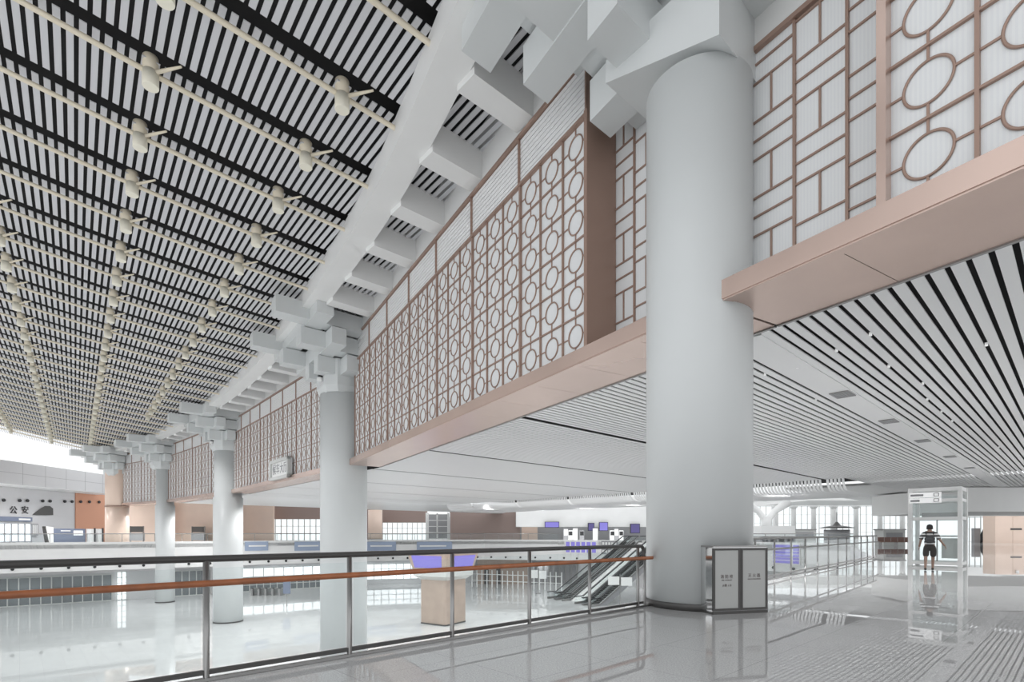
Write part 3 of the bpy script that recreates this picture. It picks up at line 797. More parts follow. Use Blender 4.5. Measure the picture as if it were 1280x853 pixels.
# banners on the gallery edge
def on_edge(px):
    u = (px-CX)/F
    for a, b in zip(V_[:-1], V_[1:]):
        d = b-a; den = d.x-u*d.y
        if abs(den) < 1e-6: continue
        s = (u*a.y-a.x)/den
        if 0 <= s <= 1: return a+d*s, d.normalized()
def edge_board(px0, px1, y0, y1, mm, label, lines=None, name='banner', cat='banner', group=None):
    (p, d), (q, d2) = on_edge(px0), on_edge(px1)
    dd = (q-p).normalized(); n = V((dd.y, -dd.x)); p = p+n*.12; q = q+n*.12
    z1, z0 = H-(y0-CY)/F*p.y, H-(y1-CY)/F*p.y
    t = thing(name, label, cat, v2(p, z0), group)
    MB().box(v2(p, z0), v2(q-p), v2(-n)*.1, UP*(z1-z0)).build('panel', mm, t)
    return t, p, q, n, z0, z1, dd
for px0, px1, lb in ((306, 335, 'grey blue banner with pale writing on the gallery edge just past the third column'), (368, 402, 'grey blue banner on the gallery edge, partly behind the second column'),
                     (459, 495, 'grey blue banner on the gallery edge under the copper round column'), (521, 565, 'long grey blue banner on the gallery edge above the information tower')):
    t, p, q, n, z0, z1, dd = edge_board(px0, px1, 677.6, 689, 'blue', lb, group='banners on the gallery edge')
    MB().box(v2(p+dd*.5-n*-.01, z0+(z1-z0)*.45), v2((q-p)*.75), v2(n)*.02, UP*(z1-z0)*.16).build('writing', 'board', t)
t, p, q, n, z0, z1, dd = edge_board(706, 748, 676, 692.5, 'board', 'white departure board with rows of purple squares on the far gallery edge', name='departure_board', cat='board')
w = (q-p)
for r in range(2):
    for k in range(6):
        MB().box(v2(p+w*(.05+.155*k)+n*.01, z0+(z1-z0)*(.12+.46*r)), v2(w*.11), v2(n)*.03, UP*(z1-z0)*.32).build('screen', 'purple', t)
t, p, q, n, z0, z1, dd = edge_board(752, 772, 676.5, 693, 'mid', 'grey sign grid on the gallery edge beside the top of the escalator', name='sign_grid', cat='sign')
for r in range(3):
    for k in range(5): MB().box(v2(p+(q-p)*(.06+.19*k)+n*.01, z0+(z1-z0)*(.1+.3*r)), v2((q-p)*.13), v2(n)*.02, UP*(z1-z0)*.2).build('label_plate', 'board', t)
t, p, q, n, z0, z1, dd = edge_board(966, 1001, 680, 705, 'board', 'departure board with purple rows on the gallery edge behind the walkway railing', name='departure_board', cat='board')
for r in range(6):
    MB().box(v2(p+(q-p)*.04+n*.01, z0+(z1-z0)*(.06+.155*r)), v2((q-p)*.66), v2(n)*.03, UP*(z1-z0)*.12).build('screen', 'purple', t)
    MB().box(v2(p+(q-p)*.76+n*.01, z0+(z1-z0)*(.06+.155*r)), v2((q-p)*.2), v2(n)*.03, UP*(z1-z0)*.12).build('screen', 'purple', t)

# ------------------------------------------------------------------ end wall of the great hall
XE = -76.
struct(MB().box((XE-.6, 60, 8.9), (.6, 0, 0), (0, 42, 0), (0, 0, 3.5)).build('wall_end', 'grey'))
struct(MB().box((XE-5, 60, 0), (.4, 0, 0), (0, 37.4, 0), (0, 0, 9.2)).build('wall_end_lower', 'grey'))
struct(MB().box((XE-4.55, 60, 8.86), (4.5, 0, 0), (0, 42, 0), (0, 0, .3)).build('ceiling_end', 'white'))
m = MB()
for k in range(10): m.box((XE-.02, 62+4*k, 8.95), (.03, 0, 0), (0, .05, 0), (0, 0, 3.4))
m.box((XE-.02, 60, 10.6), (.03, 0, 0), (0, 42, 0), (0, 0, .05)); struct(m.build('trim_3', 'mid', loc=(XE, 80, 9)))
def on_x(px, X): return X*F/(px-CX)                    # Y of a sight line on the plane x = X
XL = XE-4.55
def ez(py, Y): return H-(py-CY)/F*Y
ya, yb = on_x(94, XL), on_x(131, XL)
struct(MB().box((XL-.1, ya, 0), (.2, 0, 0), (0, yb-ya, 0), (0, 0, 9.0)).build('wall_end_copper', 'rust'))
# glass doors with a blue sign band
ya, yb = on_x(-4, XL), on_x(38.5, XL)
t = thing('glass_entrance', 'bright glazed entrance at the end of the hall under a slate blue sign band', 'entrance', (XL, ya, 0))
f = MB()
for k in range(6): f.box((XL+.02, ya+(yb-ya)*k/5-.08, 0), (.12, 0, 0), (0, .16, 0), (0, 0, 3.0))
for z in (0, 1.2, 2.95): f.box((XL+.02, ya, z), (.1, 0, 0), (0, yb-ya, 0), (0, 0, .12))
f.build('door_frame', 'mid', t)
MB().box((XL-.02, ya, .05), (.03, 0, 0), (0, yb-ya, 0), (0, 0, 2.9)).build('lit_glazing', mat('daylit glazing', (.75, .82, .86), .2, emit=((.88, .95, 1), .75)), t)
t2 = thing('sign_band', 'slate blue sign band with pale lettering over the glazed entrance', 'sign', (XL, ya, 3.05))
y0, y1 = ez(652, (ya+yb)/2), ez(646.5, (ya+yb)/2)
MB().box((XL+.02, ya, y0), (.25, 0, 0), (0, yb-ya, 0), (0, 0, y1-y0)).build('panel', 'navy', t2)
MB().box((XL+.28, ya+(yb-ya)*.58, y0+.2), (.02, 0, 0), (0, (yb-ya)*.36, 0), (0, 0, .3)).build('writing', 'board', t2)
for k, (px, ch) in enumerate(((16.5, '公'), (31, '安'))):
    Y = on_x(px, XL); t = text('wall_character', ch, 1.35, (XL+.05, Y, ez(638.5, Y)), (0, 1, 0), UP, 'black', depth=.05)
    tag(t, 'dark wall character %s above the slate blue sign band' % ('beside the train emblem' if k else 'farther from the train emblem'), 'lettering', 'wall characters over the entrance')
# train emblem
pts = [(40, 644), (45, 640), (51, 635.5), (56, 632.8), (62, 633), (65.8, 636), (66, 644.3), (53, 644.5)]
m = MB(); P3 = []
for px, py in pts: Y = on_x(px, XL); P3.append(V((XL+.03, Y, ez(py, Y))))
m.prism(P3[::-1], (.06, 0, 0)); t = m.build('train_emblem', 'dsteel', loc=P3[0])
tag(t, 'dark silhouette emblem of a streamlined train nose on the grey end wall', 'emblem')
for k, (px, lb) in enumerate(((4, 0), (24, 0), (33.6, 0), (52.7, 0), (62, 0), (80.5, 0), (89.5, 0), (99.5, 0), (110.5, 0), (122.5, 0))):
    Y = on_x(px, XL); o = noz0.copy(); C.objects.link(o); o.location = (XL+.16 if px > 94 else XL+.02, Y, ez(625.5+.02*px, Y)); o.rotation_euler.z = PI/2; o.scale = (1.5, 1.5, 1.5)
    o['label'] = 'round dark air nozzle in the row across the grey and rust end wall'; o['group'] = 'air nozzles on the end wall'
# dark poster, white totem, counters at the end of the hall
def slab(px0, px1, py0, py1, X, mname, name, label, cat, d=.4):
    a, b = on_x(px0, X), on_x(px1, X); z1, z0 = ez(py0, a), ez(py1, a)
    t = thing(name, label, cat, (X, a, z0))
    MB().box((X-d, a, z0), (d, 0, 0), (0, b-a, 0), (0, 0, z1-z0)).build('body', mname, t); return t, a, b, z0, z1
t, a, b, z0, z1 = slab(40, 48, 655, 670, XL+.3, 'mid', 'poster_panel', 'dark upright poster panel beside the glazed entrance', 'panel')
for k in range(3): MB().box((XL+.3, a+(b-a)*(.12+.28*k), z0+.2), (.03, 0, 0), (0, (b-a)*.15, 0), (0, 0, z1-z0-.4)).build('strip', 'board', t)
X = XE+1.5
a, b = on_x(57, X), on_x(67, X)
t = thing('totem_sign', 'white slanted totem sign leaning beside the dark counter at the end of the hall', 'sign', (X, a, 0))
MB().prism([(X, a+(b-a)*.4, .0), (X, b, 0), (X, b, 2.4), (X, a, 2.55)], (-.4, 0, 0)).build('body', 'board', t)
MB().prism([(X+.02, a+(b-a)*.4-.35, .0), (X+.02, a+(b-a)*.4, 0), (X+.02, a, 2.55), (X+.02, a-.2, 2.5)], (-.4, 0, 0)).build('edge', 'dsteel', t)
t, a, b, z0, z1 = slab(67.5, 107, 661, 678.5, XE+.6, 'navy', 'service_counter', 'dark blue service counter with lit screens in front of the rust copper wall', 'counter', 1.5)
MB().box((XE+.6, a+(b-a)*.6, z0+(z1-z0)*.5), (.04, 0, 0), (0, (b-a)*.3, 0), (0, 0, (z1-z0)*.36)).build('screen', 'wlit', t)
MB().box((XE+.6, a+(b-a)*.2, z0+(z1-z0)*.8), (.04, 0, 0), (0, (b-a)*.3, 0), (0, 0, (z1-z0)*.08)).build('writing', 'board', t)
for px0, px1, lb in ((113.5, 119, 'white and black ticket machine nearer the dark counter'), (124, 129, 'white ticket machine nearer the copper clad pillar')):
    t, a, b, z0, z1 = slab(px0, px1, 661.5, 678, XE+1.5, 'board', 'ticket_machine', lb, 'machine', .8)
    MB().box((XE+1.45, b-.3, 0), (.1, 0, 0), (0, .35, 0), (0, 0, z1+.15)).build('frame', 'black', t)
# kiosks in front of the tan walls
for px, Y, lb in ((170, 86, 'dark display stand before the tan wall next to the copper pillar'), (247, 90, 'dark display stand before the tan wall between the third and fourth columns')):
    c = W(px, 667, Y); t = thing('display_stand', lb, 'stand', (c.x, Y, 0), 'dark display stands before the tan walls')
    MB().box((c.x-1.1, Y, .2), (2.2, 0, 0), (0, .5, 0), (0, 0, 1.3)).build('cabinet', 'mid', t); MB().box((c.x-1.0, Y-.02, 1.6), (2.0, 0, 0), (0, .3, 0), (0, 0, .95)).build('screen', 'dsteel', t)
    MB().box((c.x-1.1, Y+.1, 0), (.12, 0, 0), (0, .2, 0), (0, 0, 2.6)).build('post', 'steel', t); MB().box((c.x+1.0, Y+.1, 0), (.12, 0, 0), (0, .2, 0), (0, 0, 2.6)).build('post', 'steel', t)

# ------------------------------------------------------------------ lower hall
def tower():
    c = V((-7.2, 55.4)); th = math.radians(33); w = 3.45
    ux, uy = V((math.cos(th), -math.sin(th))), V((math.sin(th), math.cos(th)))
    # left visible face normal is (-sin,-cos) rotated, near corner points at the camera
    def ringp(hw, z, r=.25, n=5):
        out = []
        for (sx, sy, a0) in ((1, -1, -90), (1, 1, 0), (-1, 1, 90), (-1, -1, 180)):
            for k in range(n):
                a = math.radians(a0+90*k/(n-1)); lx, ly = sx*(hw-r)+r*math.cos(a), sy*(hw-r)+r*math.sin(a)
                out.append(v2(c+ux*lx+uy*ly, z))
        return out
    def loft(levels, name, m, par):
        b = MB(); rr = [ringp(h, z, r) for h, z, r in levels]; n = len(rr[0]); b.v = [p for r_ in rr for p in r_]
        for k in range(len(rr)-1):
            for i in range(n): b.f.append((k*n+i, k*n+(i+1) % n, k*n+n+(i+1) % n, k*n+n+i))
        b.f += [tuple(range(n))[::-1], tuple((len(rr)-1)*n+i for i in range(n))]; b.sm = [False]*len(b.f)
        return b.build(name, m, par)
    t = thing('information_tower', 'oak clad information tower with a flared head of purple screens in the lower hall', 'kiosk', v2(c, LOW))
    loft([(w/2, LOW, .3), (w/2, -3.35, .3)], 'body', 'kiosk', t)
    loft([(w/2+.02, LOW, .3), (w/2+.02, LOW+.15, .3)], 'plinth', 'dsteel', t)
    hd = loft([(w/2+.02, -3.35, .3), (w/2+.55, -2.95, .3), (w/2+.6, -2.3, .3)], 'neck', 'tint', t)
    hd = loft([(w/2+.6, -2.3, .3), (w/2+1.0, -.6, .3), (w/2+.9, -.55, .3)], 'head', 'kiosk', t)
    for (fx, fy) in (((0, -1)), ((-1, 0)), ((1, 0))):
        nrm = ux*fx+uy*fy; al = V((-nrm.y, nrm.x))
        def pt(s, z): 
            k = (z+2.3)/1.7; return v2(c+nrm*(w/2+.64+.4*k)+al*s*(w/2+.35+.35*k), z)
        m = MB(); q = [pt(-.85, -2.1), pt(.85, -2.1), pt(.85, -.85), pt(-.85, -.85)]
        m.add(q+[p-v2(nrm)*.05 for p in q], [(0, 1, 2, 3), (7, 6, 5, 4), (0, 4, 5, 1), (1, 5, 6, 2), (2, 6, 7, 3), (3, 7, 4, 0)])
        m.build('screen', 'purple', t)
        for k in range(4):
            s = -.6+.4*k; m = MB().box(pt(s, -2.75)-v2(nrm)*.1, v2(al)*.25, v2(nrm)*.06, UP*.25); m.build('loudspeaker', 'black', t)
tower()

def escalator(b, tpt, w, label):
    d2 = (tpt-b).normalized(); L = (tpt-b).length; n = V((-d2.y, d2.x)); d3, n3 = v2(d2), v2(n); B0 = v2(b, LOW); rise = -LOW
    t = thing('escalator', label, 'escalator', B0, 'escalators rising to the far gallery')
    def line(s0, s1, off, z0, z1, name, m, par=t):
        p = B0+n3*off; mbx = MB()
        pl = [p-d3*1.6+UP*z0, p+UP*z0, p+d3*L+UP*(rise+z0), p+d3*(L+1.6)+UP*(rise+z0)]
        vs = pl+[q+UP*(z1-z0) for q in pl]; wv = n3*(s1-s0); vs = [v+n3*s0 for v in vs]; vs2 = [v+wv for v in vs]
        fs = []
        for k in range(3): fs += [(k, k+1, k+5, k+4), (8+k, 12+k, 13+k, 9+k), (k, 8+k, 9+k, k+1), (4+k, 5+k, 13+k, 12+k)]
        fs += [(0, 4, 12, 8), (3, 11, 15, 7)]
        return mbx.add(vs+vs2, fs).build(name, m, par)
    line(-w/2, w/2, 0, -.75, -.02, 'truss', 'mid')
    for s in (-1, 1):
        line(-.08, .08, s*(w/2-.1), -.02, .28, 'skirt', 'steel')
        g = line(-.01, .01, s*(w/2-.1), .28, .92, 'glass_balustrade', 'glass')
        line(-.06, .06, s*(w/2-.1), .92, 1.04, 'handrail', 'black')
    st = MB(); N = 38
    for k in range(N): st.box(B0-n3*(w/2-.2)+d3*(L*k/N)+UP*(rise*k/N-.1), n3*(w-.4), d3*(L/N), UP*(.1+rise/N))
    st.build('steps', 'dsteel', t)
bl = V((6.8, 76)); tl = V((18.2, 84)); b2 = V((10.9, 68.7)); t2_ = V((22.3, 76.7))
sidev = (b2-bl)
escalator(bl, tl, 1.6, 'escalator rising to the far gallery on the far side of the white stair')
escalator(bl+sidev*.24, tl+sidev*.24, 1.6, 'escalator rising to the far gallery beside the white stair, inner of the far pair')
escalator(b2, t2_, 1.6, 'nearest escalator rising to the far gallery, by the white sign stand')
escalator(b2-sidev*.22, t2_-sidev*.22, 1.6, 'escalator between the white stair and the nearest escalator')
# stair between
t = thing('staircase', 'broad white staircase between the two pairs of escalators', 'stairs', v2(bl+sidev*.37, LOW))
s = MB(); o = bl+sidev*.36; wv = sidev*.3; dd = (tl-bl); N = 46
for k in range(N):
    s.box(v2(o+dd*k/N, LOW+(-LOW)*k/N-.25), v2(wv), v2(dd/N), UP*(.25+(-LOW)/N))
s.build('steps', 'white', t)
for k in (0, 1):
    q = o+wv*k; MB().path([v2(q, LOW+1), v2(q+dd, 1)], .05, 8).build('handrail', 'steel', t)
# white post fence
a, b = W(590, 667, 92), W(702, 667, 86)
t = thing('post_fence', 'white post and rail fence across the lower hall behind the information tower', 'fence', v2((a.x, a.y), LOW))
n = 17
for k in range(n+1):
    p = V((a.x, a.y)).lerp(V((b.x, b.y)), k/n); MB().path([v2(p, LOW), v2(p, LOW+3.0)], .09, 8).build('post', 'white', t)
for z in (1.2, 2.3): MB().path([(a.x, a.y, LOW+z), (b.x, b.y, LOW+z)], .06, 8).build('rail', 'white', t)
# sign stands
for px, py0, py1, w, Y, lb in ((673, 713, 723, 20, 82, 'white two leaf sign on a thin pole before the far escalator'), (775, 721, 731.5, 30, 62, 'white sign on a pole near the foot of the nearest escalator')):
    p, q = W(px-w/2, py1, Y), W(px+w/2, py0, Y)
    t = thing('sign_stand', lb, 'sign', ((p.x+q.x)/2, Y, LOW))
    MB().path([((p.x+q.x)/2, Y, LOW), ((p.x+q.x)/2, Y, q.z+.3)], .06, 8).build('pole', 'steel', t)
    MB().box((p.x, Y-.1, p.z), ((q.x-p.x)*.46, 0, 0), (0, .08, 0), (0, 0, q.z-p.z)).build('sign_face', 'board', t)
    MB().box((p.x+(q.x-p.x)*.54, Y-.1, p.z-.1), ((q.x-p.x)*.46, 0, 0), (0, .08, 0), (0, 0, q.z-p.z)).build('sign_face', 'board', t)
    MB().lathe([(.4, LOW), (.4, LOW+.05), (.1, LOW+.08)], ((p.x+q.x)/2, Y, 0), 20).build('base', 'steel', t)
# small white booth near the escalator foot
p = W(790, 667, 60)
t = thing('guide_desk', 'small white guide desk at the foot of the nearest escalator', 'desk', (p.x, 60, LOW))
MB().box((p.x-.6, 60, LOW), (1.2, 0, 0), (0, .8, 0), (0, 0, 1.2)).build('body', 'board', t); MB().box((p.x-.7, 59.9, LOW+1.2), (1.4, 0, 0), (0, 1, 0), (0, 0, .08)).build('top', 'steel', t)
# lower storey windows, brown wall and fittings behind the void
def low_wall(px0, px1, Y, z0, z1, m, name): return wall_box(px0, px1, Y, z0, z1, m, name, .3)
wl = offset(V_, -6.85)
def on_line(px, pts):
    u = (px-CX)/F
    for a, b in zip(pts[:-1], pts[1:]):
        d = b-a; den = d.x-u*d.y
        if abs(den) < 1e-6: continue
        s_ = (u*a.y-a.x)/den
        if 0 <= s_ <= 1: return a+d*s_
M['daylit'] = mat('daylit pane', (.8, .84, .86), .15, emit=((.95, .98, 1), .8))
M['dim'] = mat('dim glass pane', (.16, .18, .19), .08)
def low_window(px0, px1, z0, z1, nx, nz_, m, n):
    p, q = on_line(px0, wl), on_line(px1, wl); d = q-p; nn = V((d.y, -d.x)).normalized()
    f = MB()
    for k in range(nx+1): f.box(v2(p+d*k/nx-d.normalized()*.06, z0), v2(d.normalized()*.12), v2(nn*.16), UP*(z1-z0))
    for k in range(nz_+1): f.box(v2(p, z0+(z1-z0)*k/nz_-.05), v2(d), v2(nn*.12), UP*.1)
    o = struct(f.build('window_%d' % n, 'tint', loc=v2(p, z0)))
    MB().box(v2(p, z0), v2(d), v2(nn*.05), UP*(z1-z0)).build('glass_pane', m, o)
low_window(-20, 140, -7.9, -4.3, 12, 1, 'dim', 7)
low_window(146, 158, -7.9, -4.0, 2, 5, 'daylit', 8)
low_window(218, 263, -7.9, -4.2, 5, 2, 'dim', 9)
low_window(303, 402, -5.6, -4.2, 8, 1, 'daylit', 10)
low_window(303, 402, -7.9, -5.9, 12, 2, 'dim', 11)
low_window(458, 540, -7.0, -4.2, 9, 3, 'daylit', 12)
low_wall(597, 660, 97.5, LOW, -3.4, 'kiosk', 'wall_lower_oak')
for k, px in enumerate((608, 623)):
    c = W(px, 667, 97.3); struct(MB().box((c.x-.4, 97.2, LOW), (.8, 0, 0), (0, .2, 0), (0, 0, 2.9)).build('door_%d' % (k+1), 'dsteel', loc=(c.x, 97.2, LOW)))
low_wall(660, 745, 97.5, LOW, -3.4, 'mid', 'wall_lower_dark')
m = MB()
for k in range(12):
    c = W(664+7*k, 667, 97.2); m.box((c.x, 97.1, LOW), (.25, 0, 0), (0, .3, 0), (0, 0, 4.6))
struct(m.build('trim_4', 'steel', loc=(8, 97, LOW)))
# ticket gates in the lower hall
gt = None
for k in range(7):
    c = W(318+8.5*k, 667, 80) if k < 5 else W(424+9*(k-5), 667, 78)
    lb = 'steel ticket gate in the lower hall, %s in the row from the third column' % ORD[k]
    t = thing('ticket_gate', lb, 'gate', (c.x, c.y, LOW), 'ticket gates in the lower hall')
    MB().box((c.x-.15, c.y-.9, LOW), (.3, 0, 0), (0, 1.8, 0), (0, 0, 1.05)).build('body', 'steel', t)
    MB().box((c.x+.15, c.y-.1, LOW+.4), (.5, 0, 0), (0, .03, 0), (0, 0, .55)).build('flap', 'glass', t)
    MB().box((c.x-.12, c.y-.85, LOW+1.05), (.24, 0, 0), (0, .4, 0), (0, 0, .1)).build('reader', 'black', t)
c = W(358.5, 667, 68)
t = thing('display_post', 'dark blue display on a thin pole in the lower hall, between two columns', 'display', (c.x, c.y, LOW))
MB().path([(c.x, c.y, LOW), (c.x, c.y, LOW+3.2)], .07, 8).build('pole', 'steel', t); MB().box((c.x-.45, c.y-.1, LOW+1.6), (.9, 0, 0), (0, .2, 0), (0, 0, 1.5)).build('screen', 'navy', t)
c = W(36, 667, 75)
# ------------------------------------------------------------------ far glazed wall past the walkway
YW = 100.
wall_box(940, 1300, YW, 6.5, 9, 'white', 'wall_window_head')
grid_window(943, 1135, YW, 0, 6.6, 26, 4, 'window_5', .035)
grid_window(1205, 1262, 88, 0, 4.2, 8, 2, 'window_6', .035)
k = 0
for px in (969, 992, 1017, 1042, 1070, 1100, 1128):
    c = W(px, 667, 96); t = thing('white_column', 'distant slim white column before the bright glazed wall, %s from the near column' % ORD[k], 'column', (c.x, 96, 0), 'slim white columns before the glazed wall'); k += 1
    MB().lathe([(.42, 0), (.42, 6.4)], (c.x, 96, 0), 16).build('shaft', 'white', t); MB().lathe([(.55, 6.0), (.9, 6.6)], (c.x, 96, 0), 16).build('flared_head', 'white', t)
# sloping grey bulkhead over the glazing
p, q = W(955, 667, 94), W(1135, 667, 94)
struct(MB().prism([(p.x, 80, 6.4), (q.x+4, 80, 6.4), (q.x+4, 94, 6.4), (p.x, 94, 6.4)], (0, 0, .4)).build('ceiling_glazed', 'white'))
# tree column
c = W(958, 667, 82)
t = thing('tree_column', 'white branching tree column beyond the nearest column, before the glazed wall', 'column', (c.x, 82, 0))
MB().lathe([(.9, 0), (.75, 3.0), (.8, 4.0)], (c.x, 82, 0), 20).build('trunk', 'white', t)
for s in (-1, 1): MB().path([(c.x+s*.3, 82, 3.6), (c.x+s*1.2, 82, 4.8), (c.x+s*3.4, 82, 6.3)], .4, 10, rs=[.5, .45, .7]).build('branch', 'white', t)
# white mezzanine block, round kiosk with dark awning, booths
p, q = W(952, 667, 74), W(994, 667, 74)
t = thing('white_kiosk', 'long white kiosk with a plain upper band beside the tree column', 'kiosk', (p.x, 74, 0))
MB().box((p.x, 74, 1.0), (q.x-p.x, 0, 0), (0, 3, 0), (0, 0, 1.45)).build('upper_band', 'board', t)
for k in range(5): MB().box((p.x+(q.x-p.x)*k/4-.15, 74.2, 0), (.3, 0, 0), (0, 2, 0), (0, 0, 1.0)).build('pier', 'mid', t)
c = W(1046, 667, 70)
t = thing('round_kiosk', 'grey round kiosk under a dark flared awning before the glazed wall', 'kiosk', (c.x, 70, 0))
MB().lathe([(1.5, 0), (1.5, 1.9)], (c.x, 70, 0), 28).build('drum', 'mid', t); MB().lathe([(1.95, 2.1), (2.0, 2.16), (1.3, 2.32), (.5, 2.45), (.12, 2.95)], (c.x, 70, 0), 28).build('awning', 'dsteel', t)
MB().path([(c.x, 70, 1.9), (c.x, 70, 4.2)], .05, 6).build('mast', 'black', t)
for px, Y, w, h, lb in ((1006, 78, 3.2, 1.9, 'small grey booth left of the round kiosk'), (1118, 64, 2.6, 1.8, 'small grey booth behind the brown bench')):
    c = W(px, 667, Y); t = thing('booth', lb, 'booth', (c.x, Y, 0))
    MB().box((c.x-w/2, Y, 0), (w, 0, 0), (0, 1.6, 0), (0, 0, h)).build('body', 'tint', t); MB().box((c.x-w/2-.1, Y-.1, h), (w+.2, 0, 0), (0, 1.8, 0), (0, 0, .15)).build('roof', 'steel', t)
    MB().box((c.x-w/2+.3, Y-.04, .8), (w-.6, 0, 0), (0, .05, 0), (0, 0, h-1.1)).build('hatch', 'mid', t)
# bench row
c = W(1120, 667, 60)
t = thing('bench', 'brown bench row on the walkway floor between the railing end and the glass lift', 'bench', (c.x, 60, 0))
for k in range(5):
    x = c.x-1.9+.76*k
    MB().box((x, 59.7, .4), (.68, 0, 0), (0, .55, 0), (0, 0, .07)).build('seat', 'seat', t); MB().box((x, 60.2, .47), (.68, 0, 0), (0, .06, 0), (0, 0, .5)).build('backrest', 'seat', t)
for k in (0, 1, 2): MB().box((c.x-1.8+1.75*k, 59.75, 0), (.08, 0, 0), (0, .5, 0), (0, 0, .4)).build('leg', 'steel', t)
# copper clad block
Yb = 76.
p, q = W(1244, 667, Yb), W(1310, 667, Yb)
t = thing('copper_block', 'pale copper clad block standing on the far walkway floor at the picture edge', 'wall block', (p.x, Yb, 0))
m = MB()
for k in range(3): 
    x0 = p.x+(q.x-p.x)*k/3; m.box((x0+.02, Yb, 0), ((q.x-p.x)/3-.04, 0, 0), (0, 2, 0), (0, 0, 4.5))
m.build('cladding', 'tan', t)
MB().box((p.x+2.2, Yb-.05, 1.9), (1.6, 0, 0), (0, .06, 0), (0, 0, .25)).build('name_plate', 'dsteel', t); MB().path([(p.x+3, Yb-.2, 3.9), (p.x+3, Yb-.2, 4.4)], .18, 10).build('lamp', 'board', t)
wall_box(1205, 1330, 92, 4.1, 7, 'white', 'wall_behind')
# dark figures of escalator on that side
c = W(1236, 667, 80)
t = thing('dark_stand', 'dark folded display stand beside the pale copper block', 'stand', (c.x, 80, 0))
MB().prism([(c.x-1.2, 80, 0), (c.x+.9, 80, 0), (c.x+.9, 80, 3.2), (c.x+.4, 80, 3.2)], (0, .8, 0)).build('body', 'black', t)
MB().box((c.x-2.2, 80, 0), (.9, 0, 0), (0, .5, 0), (0, 0, 2.2)).build('side_panel', 'mid', t)

# ------------------------------------------------------------------ glass lift by the walkway
def lift():
    x0, Y0 = 17.73, 23.5; x1 = x0+1.70; Y1 = Y0+1.5; zt = 3.40; r = .075; ang = math.atan2(gp.y, gp.x)
    t = thing('glass_lift', 'white framed glass lift enclosure with a white sign, behind the walking person', 'lift', (x0, Y0, 0)); t.rotation_euler.z = ang
    frame_box(t, x0, x1, Y0, Y1, 0, zt, r)
    for z in (zt-.16, zt-.62, 2.0, .06):
        m = MB()
        for y in (Y0, Y1): m.box((x0, y-.05, z), (x1-x0, 0, 0), (0, .1, 0), (0, 0, .13 if z != zt-.16 else .16))
        for x in (x0, x1): m.box((x-.05, Y0, z), (.1, 0, 0), (0, Y1-Y0, 0), (0, 0, .13 if z != zt-.16 else .16))
        m.build('transom', 'white', t)
    m = MB().box((x0, Y1-.05, 1.25), (x1-x0, 0, 0), (0, .08, 0), (0, 0, .08)); m.build('transom', 'white', t)
    MB().box((x0, Y0, zt-.06), (x1-x0, 0, 0), (0, Y1-Y0, 0), (0, 0, .05)).build('roof', 'tint', t)
    for x in (x0, x1): MB().box((x-.01, Y0+.1, .2), (.02, 0, 0), (0, Y1-Y0-.2, 0), (0, 0, zt-.5)).build('glass_panel', 'glass', t)
    for y in (Y0, Y1): MB().box((x0+.1, y-.01, .2), (x1-x0-.2, 0, 0), (0, .02, 0), (0, 0, zt-.5)).build('glass_panel', 'glass', t)
    MB().box((x0+(x1-x0)*.5, Y0+.4, .2), (.05, 0, 0), (0, .05, 0), (0, 0, 2.0)).build('door_jamb', 'steel', t)
    MB().box((x1-.8, Y1-.2, .3), (.7, 0, 0), (0, .06, 0), (0, 0, .9)).build('control_panel', 'tint', t)
    MB().box((x0+.2, Y1-.25, 2.1), (x1-x0-.4, 0, 0), (0, .1, 0), (0, 0, .25)).build('header', 'steel', t)
    so = V((x0, Y0, 0))+v2(gp)*.0-v2(gd)*.22; a = so+UP*2.74; b = so+UP*3.2+V((1.1, 0, 0)); Ys = so.y
    s = thing('hanging_sign', 'white direction sign with dark writing and two squares on the glass lift', 'sign', a); s.rotation_euler.z = ang
    hh = (b.z-a.z)
    for k in range(2):
        MB().box((a.x, Ys, a.z+hh*(.52 if k else 0)), (b.x-a.x, 0, 0), (0, .1, 0), (0, 0, hh*.46)).build('sign_face', 'wlit', s)
        zc = a.z+hh*(.75 if k else .23)
        MB().box((a.x+.04, Ys-.01, zc-.05), ((b.x-a.x)*(.42 if k else .3), 0, 0), (0, .012, 0), (0, 0, .09)).build('arrow_band', 'mid', s)
        m = MB(); cx = b.x-.16
        for (dx, dz, wx, wz) in ((-.09, -.07, .18, .02), (-.09, .05, .18, .02), (-.09, -.07, .02, .14), (.07, -.07, .02, .14)): m.box((cx+dx, Ys-.012, zc+dz), (wx, 0, 0), (0, .012, 0), (0, 0, wz))
        m.build('pictogram', 'black', s)
    MB().box((a.x+.3, Ys+.1, a.z+hh*.4), (.05, 0, 0), (0, .2, 0), (0, 0, .05)).build('arm', 'steel', s)
lift()

# ------------------------------------------------------------------ the person
def skin_obj(name, verts, edges, radii, m, parent, root=0, sub=2):
    me = bpy.data.meshes.new(name); base = parent.location if parent else V((0, 0, 0))
    me.from_pydata([tuple(V(v)-base) for v in verts], edges, []); me.update()
    o = bpy.data.objects.new(name, me); C.objects.link(o)
    if parent: o.parent = parent
    me.materials.append(M[m] if isinstance(m, str) else m)
    md = o.modifiers.new('skin', 'SKIN'); md.use_smooth_shade = True
    sv = me.skin_vertices[0].data
    for k, r in enumerate(radii): sv[k].radius = r if isinstance(r, tuple) else (r, r); sv[k].use_root = (k == root)
    ss = o.modifiers.new('sub', 'SUBSURF'); ss.levels = sub; ss.render_levels = sub
    return o
M['skin'] = mat('skin', (.26, .17, .13), .5); M['hair'] = mat('black hair', (.015, .013, .013), .6)
M['stripe'] = stripe_mat('black and white striped jersey', (.02, .02, .022), (.62, .62, .62), 8.5, .8, 'z')
